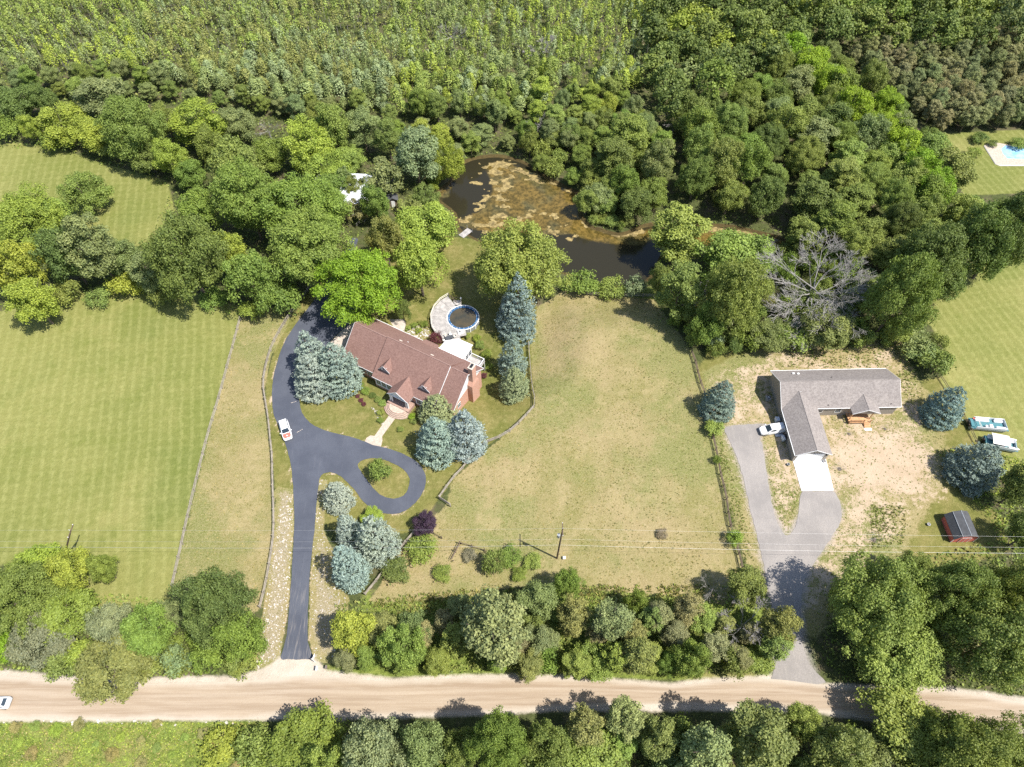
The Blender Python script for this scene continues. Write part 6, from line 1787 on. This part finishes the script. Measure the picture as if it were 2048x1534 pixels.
# fringe of bushes along the banks and the hedges
for nm, poly, r, cols, lab in (('b', [(1165, 400), (1200, 415), (1290, 440), (1300, 452), (1245, 468), (1195, 458), (1168, 432)], 2.2, ['green', 'light', 'mid'], '{} bush on the spit reaching into the pond'),
                          ('c', [(870, 370), (925, 322), (1000, 306), (1060, 325), (1135, 372), (1170, 388), (1150, 360), (1060, 305), (930, 298), (860, 350)], 2.0, ['mid', 'green', 'yel'], '{} bush along the far pond shore')):
    for x, y in poisson(poly, r, 900, 31 + len(nm + nm)):
        c = random.choice(cols)
        R = random.uniform(1.1, 1.9)
        put('shrub', (x, y, zt1(x, y)), R / 1.6, R / 1.6 * random.uniform(0.8, 1.3), c, lab.format(ADJ[c]), 'bushes along the pond shore')
for x, y in poisson([(-40, 1455), (60, 1448), (470, 1448), (520, 1500), (500, 1560), (-60, 1560)], 2.6, 420, 41):
    c = random.choice(['light', 'lime', 'green', 'straw', 'straw'])
    R = random.uniform(0.5, 1.1)
    put('shrub', (x, y, 0), R / 1.6, R / 1.6 * 0.55, c, f'low {ADJ[c]} weed clump on the verge below the dirt road', 'weed clumps below the dirt road', cat='weed', name='weed_clump')

# thin young wood: the 300 that show largest stand singly, the rest is one mass
THIN = [(-160, -110), (1330, -110), (1320, 60), (1290, 170), (1240, 205), (1000, 235), (860, 240), (700, 225), (560, 222), (420, 195), (230, 145), (-70, 165)]
pts = poisson(THIN, 1.75, 30000, 51)
pts = [p for p in pts if rng.random() < 0.62 + 0.5 * (float(vnoise(p[0] * 0.12, p[1] * 0.12, 4)) - 0.3)]
pts.sort(key=lambda p: p[1])
tk = dict(zip(pts, fbm(np.array([p[0] for p in pts]) * 0.045, np.array([p[1] for p in pts]) * 0.045, 11, 3)))
th = dict(zip(pts, vnoise(np.array([p[0] for p in pts]) * 0.07, np.array([p[1] for p in pts]) * 0.07, 9)))
def thin_col(x, y, g):
    side = proj(x, y, 4)[0]
    if side > 800: pal = ['grey', 'light', 'mid', 'silver', 'yel', 'light']
    elif side < 300: pal = ['mid', 'light', 'grey', 'light', 'yel', 'grey']
    else: pal = ['grey', 'silver', 'olive', 'grey', 'light', 'olive']
    k = tk[(x, y)] + g.normal() * 0.10
    c = np.array(C_[pal[int(np.clip((k - 0.22) / 0.56, 0, 0.999) * len(pal))]]) * g.uniform(1.0, 1.36)
    return c
g5 = np.random.default_rng(5)
vis = [p for p in pts if -60 < proj(p[0], p[1], 4)[0] < 2100]
single, rest = vis[:300], vis[300:]
sv_ = set(vis)
rest += [p for p in pts if p not in sv_]
for x, y in single:
    o = link('slender_tree', random.choice(SLIM), None, (x, y, zt1(x, y)), (random.gauss(0, .04), random.gauss(0, .04), random.random() * 6.28))
    s = 0.7 + 0.6 * random.random() + 0.9 * random.random() ** 3
    o.scale = (s, s, random.uniform(0.5, 1.15))
    c = thin_col(x, y, g5)
    o.color = (*c, 1)
    sx_ = proj(x, y, 4)[0]
    part_ = 'left end' if sx_ < 330 else 'middle' if sx_ < 800 else 'right end'
    tint_ = 'yellowish' if c[0] > c[1] * 0.98 else 'greyish' if c[2] > c[1] * 0.5 else 'fresh green'
    tag(o, f'slender {tint_} young tree at the {part_} of the thin wood front', 'tree', 'slender trees of the thin wood')
# the mass: same kind of slender trees, all in one mesh
pal_attr, PV_, NV_, SV_, VV_, CV_ = [], [], [], [], [], []
for x, y in rest:
    big = g5.random() ** 3
    hn = th[(x, y)]
    Rr, Hh = 0.6 + 0.85 * g5.random() + 1.3 * big, 3.2 + 4.0 * hn + 2.5 * g5.random()
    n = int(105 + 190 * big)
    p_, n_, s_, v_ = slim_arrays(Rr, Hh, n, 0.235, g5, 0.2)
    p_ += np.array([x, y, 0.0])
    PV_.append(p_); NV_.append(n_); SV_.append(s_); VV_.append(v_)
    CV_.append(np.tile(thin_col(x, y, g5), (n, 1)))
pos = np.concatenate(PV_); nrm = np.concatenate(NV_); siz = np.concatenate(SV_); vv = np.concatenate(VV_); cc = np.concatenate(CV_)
vs_, f = cards(pos, nrm, siz, g5.uniform(0.5, 0.8, len(pos)), g5)

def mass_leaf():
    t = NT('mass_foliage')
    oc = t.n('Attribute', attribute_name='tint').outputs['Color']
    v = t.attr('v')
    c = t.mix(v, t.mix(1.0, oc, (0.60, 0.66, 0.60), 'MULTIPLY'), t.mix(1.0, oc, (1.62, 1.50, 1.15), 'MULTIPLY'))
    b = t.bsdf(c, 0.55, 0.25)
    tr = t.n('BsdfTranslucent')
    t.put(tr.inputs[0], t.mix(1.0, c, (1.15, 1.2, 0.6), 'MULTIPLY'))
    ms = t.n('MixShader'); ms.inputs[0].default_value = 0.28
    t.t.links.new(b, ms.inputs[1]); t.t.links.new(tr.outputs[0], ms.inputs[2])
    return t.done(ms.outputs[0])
M['mass'] = mass_leaf()
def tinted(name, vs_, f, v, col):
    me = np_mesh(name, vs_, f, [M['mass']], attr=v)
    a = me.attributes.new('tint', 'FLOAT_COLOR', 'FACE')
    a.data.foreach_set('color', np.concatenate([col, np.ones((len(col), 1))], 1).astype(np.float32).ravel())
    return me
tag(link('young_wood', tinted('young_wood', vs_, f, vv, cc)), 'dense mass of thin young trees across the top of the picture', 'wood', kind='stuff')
# trunks of the mass
m_tr = []
tv, tf = [], []
for k, (x, y) in enumerate(rest):
    b = len(tv)
    r = 0.07
    h = random.uniform(4.5, 7)
    tv += [(x + r, y, -.2), (x, y + r, -.2), (x - r, y - r, -.2), (x + .02, y, h), (x, y + .02, h), (x - .02, y - .02, h)]
    tf += [(b, b + 1, b + 4, b + 3), (b + 1, b + 2, b + 5, b + 4), (b + 2, b, b + 3, b + 5)]
tag(link('young_wood_trunks', np_mesh('young_wood_trunks', tv, tf, [M['deadwood']])), 'pale thin trunks inside the young wood', 'wood', kind='stuff')

# deep wood at the top right: crowns that close into one canopy
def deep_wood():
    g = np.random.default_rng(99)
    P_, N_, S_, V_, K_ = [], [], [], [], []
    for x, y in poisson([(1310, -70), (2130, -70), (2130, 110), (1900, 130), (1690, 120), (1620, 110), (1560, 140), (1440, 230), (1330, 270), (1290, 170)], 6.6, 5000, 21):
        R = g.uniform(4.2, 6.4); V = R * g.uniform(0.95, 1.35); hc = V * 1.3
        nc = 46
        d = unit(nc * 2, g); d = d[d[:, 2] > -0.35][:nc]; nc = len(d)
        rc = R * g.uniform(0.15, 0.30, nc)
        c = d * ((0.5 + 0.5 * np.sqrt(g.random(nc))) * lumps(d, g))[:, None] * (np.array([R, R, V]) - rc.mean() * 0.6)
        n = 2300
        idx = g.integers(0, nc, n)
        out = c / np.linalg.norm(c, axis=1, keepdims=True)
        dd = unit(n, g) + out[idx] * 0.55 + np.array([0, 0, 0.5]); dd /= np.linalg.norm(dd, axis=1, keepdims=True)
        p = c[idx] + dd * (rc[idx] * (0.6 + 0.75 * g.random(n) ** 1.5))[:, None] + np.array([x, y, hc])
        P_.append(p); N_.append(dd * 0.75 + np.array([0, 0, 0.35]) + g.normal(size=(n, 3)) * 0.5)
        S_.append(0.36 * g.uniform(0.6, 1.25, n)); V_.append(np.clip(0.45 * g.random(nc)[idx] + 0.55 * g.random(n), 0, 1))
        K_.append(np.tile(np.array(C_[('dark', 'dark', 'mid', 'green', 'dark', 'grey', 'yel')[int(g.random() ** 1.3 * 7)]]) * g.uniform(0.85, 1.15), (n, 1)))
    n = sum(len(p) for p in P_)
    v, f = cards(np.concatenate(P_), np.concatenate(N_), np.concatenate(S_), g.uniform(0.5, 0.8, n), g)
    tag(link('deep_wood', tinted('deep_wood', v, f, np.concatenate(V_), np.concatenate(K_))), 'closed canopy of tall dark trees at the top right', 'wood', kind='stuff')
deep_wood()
# low filling between the roadside trees
for poly, r, n, seed, kinds, Rr, Vr, cols, lab, grp in (
        ([(690, 1262), (900, 1250), (1180, 1245), (1430, 1240), (1520, 1250), (1540, 1330), (1200, 1345), (690, 1335)], 3.8, 900, 61, ['pine', 'tallbroad', 'pine'], (1.9, 2.9), (1.3, 1.8), ['pine', 'olive', 'green', 'light', 'mid', 'brownp'], '{} growth filling the roadside trees at bottom centre', 'filling of the roadside trees'),
        ([(-20, 1240), (200, 1240), (360, 1260), (500, 1290), (520, 1330), (400, 1345), (200, 1345), (-20, 1318)], 3.6, 700, 62, ['shrub'], (1.7, 2.5), (0.8, 1.3), ['green', 'light', 'mid', 'silver'], '{} growth filling the lower left roadside hedge', 'filling of the lower left hedge'),
        ([(560, 1500), (900, 1500), (1400, 1480), (2080, 1510), (2080, 1590), (560, 1590)], 3.8, 1100, 63, ['pine', 'shrub'], (2.0, 3.1), (1.0, 1.5), ['pine', 'olive', 'green', 'light', 'mid', 'grey'], '{} growth filling the trees below the dirt road', 'filling below the dirt road'),
        ([(1330, 560), (1560, 610), (1730, 640), (1780, 690), (1700, 700), (1500, 695), (1400, 690), (1330, 640)], 3.4, 700, 64, ['shrub'], (1.6, 2.6), (0.8, 1.3), ['green', 'light', 'mid', 'silver', 'olive'], '{} growth under the huge dead tree behind the ranch house', 'growth under the dead tree'),
        ([(1560, 480), (1720, 540), (1740, 620), (1620, 630), (1540, 590), (1500, 520)], 4.0, 500, 65, ['shrub', 'shrub'], (1.8, 2.9), (0.8, 1.2), ['green', 'mid', 'dark', 'silver'], '{} growth under the huge dead tree behind the ranch house', 'growth under the dead tree')):
    wood(poly, r, n, seed, kinds, Rr, Vr, cols, lab, grp)

# ------------------------------------------------------------------ ground cover
def undergrowth():
    zones = [(THIN, 26000, (0.1, 1.3), 0.26, ['light', 'olive', 'grey', 'yel']),
             ([(1290, -60), (2250, -60), (2250, 100), (1660, 110), (1760, 215), (1860, 300), (1940, 400), (2200, 380), (2200, 480), (1990, 520), (1870, 560), (1830, 670), (1740, 690), (1500, 690), (1380, 680), (1320, 640), (1310, 500), (1420, 445), (1290, 445), (1180, 440), (1180, 330), (1290, 200)], 20000, (0.1, 1.6), 0.26, ['mid', 'dark', 'green']),
             ([(-60, 160), (230, 145), (560, 222), (760, 240), (1000, 240), (1290, 205), (1180, 330), (1070, 318), (930, 305), (870, 350), (800, 440), (720, 470), (620, 560), (480, 635), (300, 600), (110, 610), (-60, 600), (-60, 470), (120, 450), (230, 490), (300, 480), (345, 380), (200, 330), (100, 295), (-60, 300)], 16000, (0.1, 1.5), 0.26, ['mid', 'green', 'olive']),
             ([(670, 1210), (740, 1200), (900, 1210), (1180, 1195), (1400, 1200), (1480, 1150), (1540, 1200), (1545, 1345), (900, 1346), (670, 1330)], 9000, (0.05, 1.1), 0.2, ['green', 'mid', 'olive', 'light']),
             ([(-60, 1140), (120, 1180), (350, 1200), (500, 1240), (530, 1330), (470, 1350), (200, 1355), (-60, 1335)], 6000, (0.05, 1.2), 0.2, ['green', 'mid', 'light']),
             ([(520, 1446), (2100, 1470), (2100, 1600), (500, 1600)], 8000, (0.05, 1.2), 0.2, ['green', 'mid', 'olive']),
             ([(-60, 1446), (540, 1444), (540, 1590), (-60, 1590)], 15000, (0.02, 0.4), 0.12, ['lime', 'light', 'yel', 'straw', 'green']),
             ([(1660, 1170), (1760, 1130), (2100, 1060), (2100, 1400), (1900, 1370), (1690, 1365), (1640, 1320)], 6000, (0.05, 0.9), 0.2, ['green', 'mid', 'olive']),
             ([(1870, 900), (1960, 900), (2100, 930), (2100, 1100), (2010, 1100), (1960, 1020)], 3000, (0.05, 0.8), 0.18, ['yel', 'mid', 'green'])]
    P_, S_, Cc = [], [], []
    g = np.random.default_rng(77)
    for poly, n, (z0, z1), ls, cols in zones:
        w_ = [at(*p) for p in poly]
        x0, x1 = min(p.x for p in w_), max(p.x for p in w_)
        y0, y1 = min(p.y for p in w_), max(p.y for p in w_)
        X = g.uniform(x0, x1, n * 2); Y = g.uniform(y0, y1, n * 2)
        ok = (sdf(X, Y, w_) < 0) & (sdf(X, Y, POND) > 0.3)
        X, Y = X[ok][:n], Y[ok][:n]
        k = len(X)
        cl = np.sin(X * 0.9 + 1.3 * np.sin(Y * 0.6)) * np.sin(Y * 1.05 + 0.8 * np.sin(X * 0.5)) * 0.5 + 0.5
        Z = zt(X, Y) + z0 + (z1 - z0) * cl * g.random(k)
        P_.append(np.stack([X, Y, Z], 1)); S_.append(ls * g.uniform(0.6, 1.6, k))
        pal = np.array([C_[c] for c in cols])
        ci = np.clip((cl * len(cols) + g.normal(size=k) * 0.8).astype(int), 0, len(cols) - 1)
        Cc.append(pal[ci])
    pos = np.concatenate(P_); siz = np.concatenate(S_); col = np.concatenate(Cc)
    n = len(pos)
    v, f = cards(pos, unit(n, g) * 0.8 + np.array([0, 0, 0.8]), siz, g.uniform(0.4, 0.8, n), g)
    tag(link('undergrowth', tinted('undergrowth', v, f, g.random(n), col)), 'leafy undergrowth filling the woods and hedges', 'undergrowth', kind='stuff')
undergrowth()

NOWEED = [[at(*p) for p in ZONES['gravel'][0][0]], [Vector((54.2, 65)), Vector((61.2, 65)), Vector((61.2, 75.3)), Vector((78, 75.3)), Vector((78, 84.8)), Vector((54.2, 84.8))], [at(*p) for p in ((1584, 916), (1651, 914), (1668, 982), (1602, 983))]]
def tufts(name, label, zones, seed):
    g = np.random.default_rng(seed)
    V, C2, Vv = [], [], []
    for poly, n, h, rad, cols in zones:
        w_ = [G(*p) for p in poly]
        x0, x1 = min(p.x for p in w_), max(p.x for p in w_)
        y0, y1 = min(p.y for p in w_), max(p.y for p in w_)
        X = g.uniform(x0, x1, n * 3); Y = g.uniform(y0, y1, n * 3)
        dens = 0.5 + 0.5 * np.sin(X * 0.31 + 2 * np.sin(Y * 0.17)) * np.sin(Y * 0.27 + 1.5 * np.sin(X * 0.13))
        ok = (sdf(X, Y, w_) < 0) & (g.random(n * 3) < 0.25 + 0.75 * dens)
        for nz in NOWEED: ok &= sdf(X, Y, nz) > 0.15
        X, Y = X[ok][:n], Y[ok][:n]
        Z = zt(X, Y)
        pal = np.array([C_[c] for c in cols])
        for b in range(4):
            k = len(X)
            a = g.random(k) * 6.28
            r = rad * g.uniform(0.5, 1.3, k)
            hh = h * g.uniform(0.5, 1.3, k)
            bx, by = X + np.cos(a) * r * 0.2, Y + np.sin(a) * r * 0.2
            tx, ty = X + np.cos(a) * r, Y + np.sin(a) * r
            p1 = np.stack([bx - np.sin(a) * r * 0.5, by + np.cos(a) * r * 0.5, Z - 0.03], 1)
            p2 = np.stack([bx + np.sin(a) * r * 0.5, by - np.cos(a) * r * 0.5, Z - 0.03], 1)
            p3 = np.stack([tx, ty, Z + hh], 1)
            V.append(np.stack([p1, p2, p3], 1).reshape(-1, 3))
            C2.append(pal[g.integers(0, len(cols), k)] if b == 0 else C2[-1])
            Vv.append(g.random(k))
    V = np.concatenate(V)
    f = np.arange(len(V)).reshape(-1, 3)
    tag(link(name, tinted(name, V, f, np.concatenate(Vv), np.concatenate(C2))), label, 'grass', kind='stuff')
C_['dry'] = (.40, .34, .18); C_['weed'] = (.175, .185, .065); C_['brown'] = (.19, .13, .07)
tufts('meadow_grass', 'dry tufted grass of the paddock and strips', [
    (ZONES['meadow'][0][0], 5000, 0.13, 0.15, ['dry', 'straw', 'weed', 'olive']), (ZONES['meadow'][4][0], 1500, 0.12, 0.14, ['dry', 'straw', 'weed']),
    ([(740, 1200), (900, 1180), (1200, 1170), (1420, 1170), (1400, 1215), (1100, 1205), (760, 1240)], 1200, 0.4, 0.3, ['weed', 'light', 'straw'])], 81)
tufts('yard_weeds', 'weeds dotting the sandy yard of the ranch house', [
    (ZONES['sand'][0][0], 2600, 0.08, 0.17, ['weed', 'light', 'weed', 'olive']), (ZONES['sand'][2][0], 600, 0.10, 0.17, ['weed', 'light']),
    ([(1440, 870), (1480, 1000), (1510, 1130), (1530, 1150), (1490, 1130), (1440, 960)], 500, 0.2, 0.18, ['weed', 'light']),
    ([(1740, 1010), (1810, 1010), (1810, 1090), (1745, 1100)], 400, 0.22, 0.2, ['weed', 'light']), ([(1600, 680), (1790, 670), (1840, 760), (1850, 800), (1810, 790), (1790, 735), (1560, 735)], 700, 0.25, 0.22, ['weed', 'light'])], 82)
# bare brushy clumps in the sandy yard
for px, py, r, lab in ((1679, 938, 1.0, 'dead brush pile right of the concrete slab'), (1698, 868, 0.8, 'dead brown brush clump below the porch of the ranch house'), (1770, 858, 0.7, 'reddish weed clump right of the porch steps'), (1748, 1080, 1.3, 'brown brush heap left of the red shed')):
    t = thing('brush_clump', lab, 'brush', G(px, py), random.random())
    t.scale = (r / 4.5 * 1.2, r / 4.5 * 1.2, r / 4.5 * 0.7)
    link('twigs', DEAD[2], t)
    MB().disc((0, 0), 1.6, -0.1, 0.35, 9, 0.4).build('litter', M['bark'], t)

def stones(name, label, zones, seed):
    g = np.random.default_rng(seed)
    base = np.array([(-1, -1, -1), (1, -1, -1), (1, 1, -1), (-1, 1, -1), (-.7, -.7, 1), (.7, -.7, 1), (.7, .7, 1), (-.7, .7, 1)], float)
    fc = np.array([(0, 1, 5, 4), (1, 2, 6, 5), (2, 3, 7, 6), (3, 0, 4, 7), (4, 5, 6, 7)])
    V, Fc = [], []
    for poly, n, s0, s1 in zones:
        w_ = [G(*p) for p in poly]
        x0, x1 = min(p.x for p in w_), max(p.x for p in w_)
        y0, y1 = min(p.y for p in w_), max(p.y for p in w_)
        X = g.uniform(x0, x1, n * 4); Y = g.uniform(y0, y1, n * 4)
        ok = sdf(X, Y, w_) < 0
        X, Y = X[ok][:n], Y[ok][:n]
        Z = zt(X, Y)
        for x, y, z in zip(X, Y, Z):
            s = s0 + (s1 - s0) * g.random() ** 2.5
            q = base * g.uniform(0.7, 1.2, (8, 3)) * np.array([s, s * g.uniform(.6, 1), s * .5])
            a = g.random() * 6.28
            R2 = np.array([[math.cos(a), -math.sin(a), 0], [math.sin(a), math.cos(a), 0], [0, 0, 1]])
            Fc.append(fc + 8 * len(V))
            V.append(q @ R2.T + np.array([x, y, z + s * .2]))
    tag(link(name, np_mesh(name, np.concatenate(V), np.concatenate(Fc), [M['stone']])), label, 'stones', kind='stuff')
stones('field_stones', 'pale field stones strewn along both sides of the asphalt driveway', [
    ([(566, 990), (585, 992), (586, 1050), (576, 1200), (560, 1310), (510, 1340), (528, 1225), (552, 1060)], 900, 0.03, 0.17), ([(636, 955), (655, 960), (648, 1000), (645, 1060), (668, 1110), (660, 1160), (698, 1195), (688, 1250), (672, 1325), (630, 1318), (618, 1270), (625, 1115)], 600, 0.03, 0.15),
    ([(800, 655), (850, 650), (868, 668), (840, 680), (806, 668)], 160, 0.08, 0.3), ([(740, 815), (752, 830), (762, 850), (770, 846), (758, 825), (748, 810)], 50, 0.06, 0.2),
    ([(0, 1441), (500, 1441), (500, 1450), (0, 1450)], 40, 0.08, 0.3)], 91)
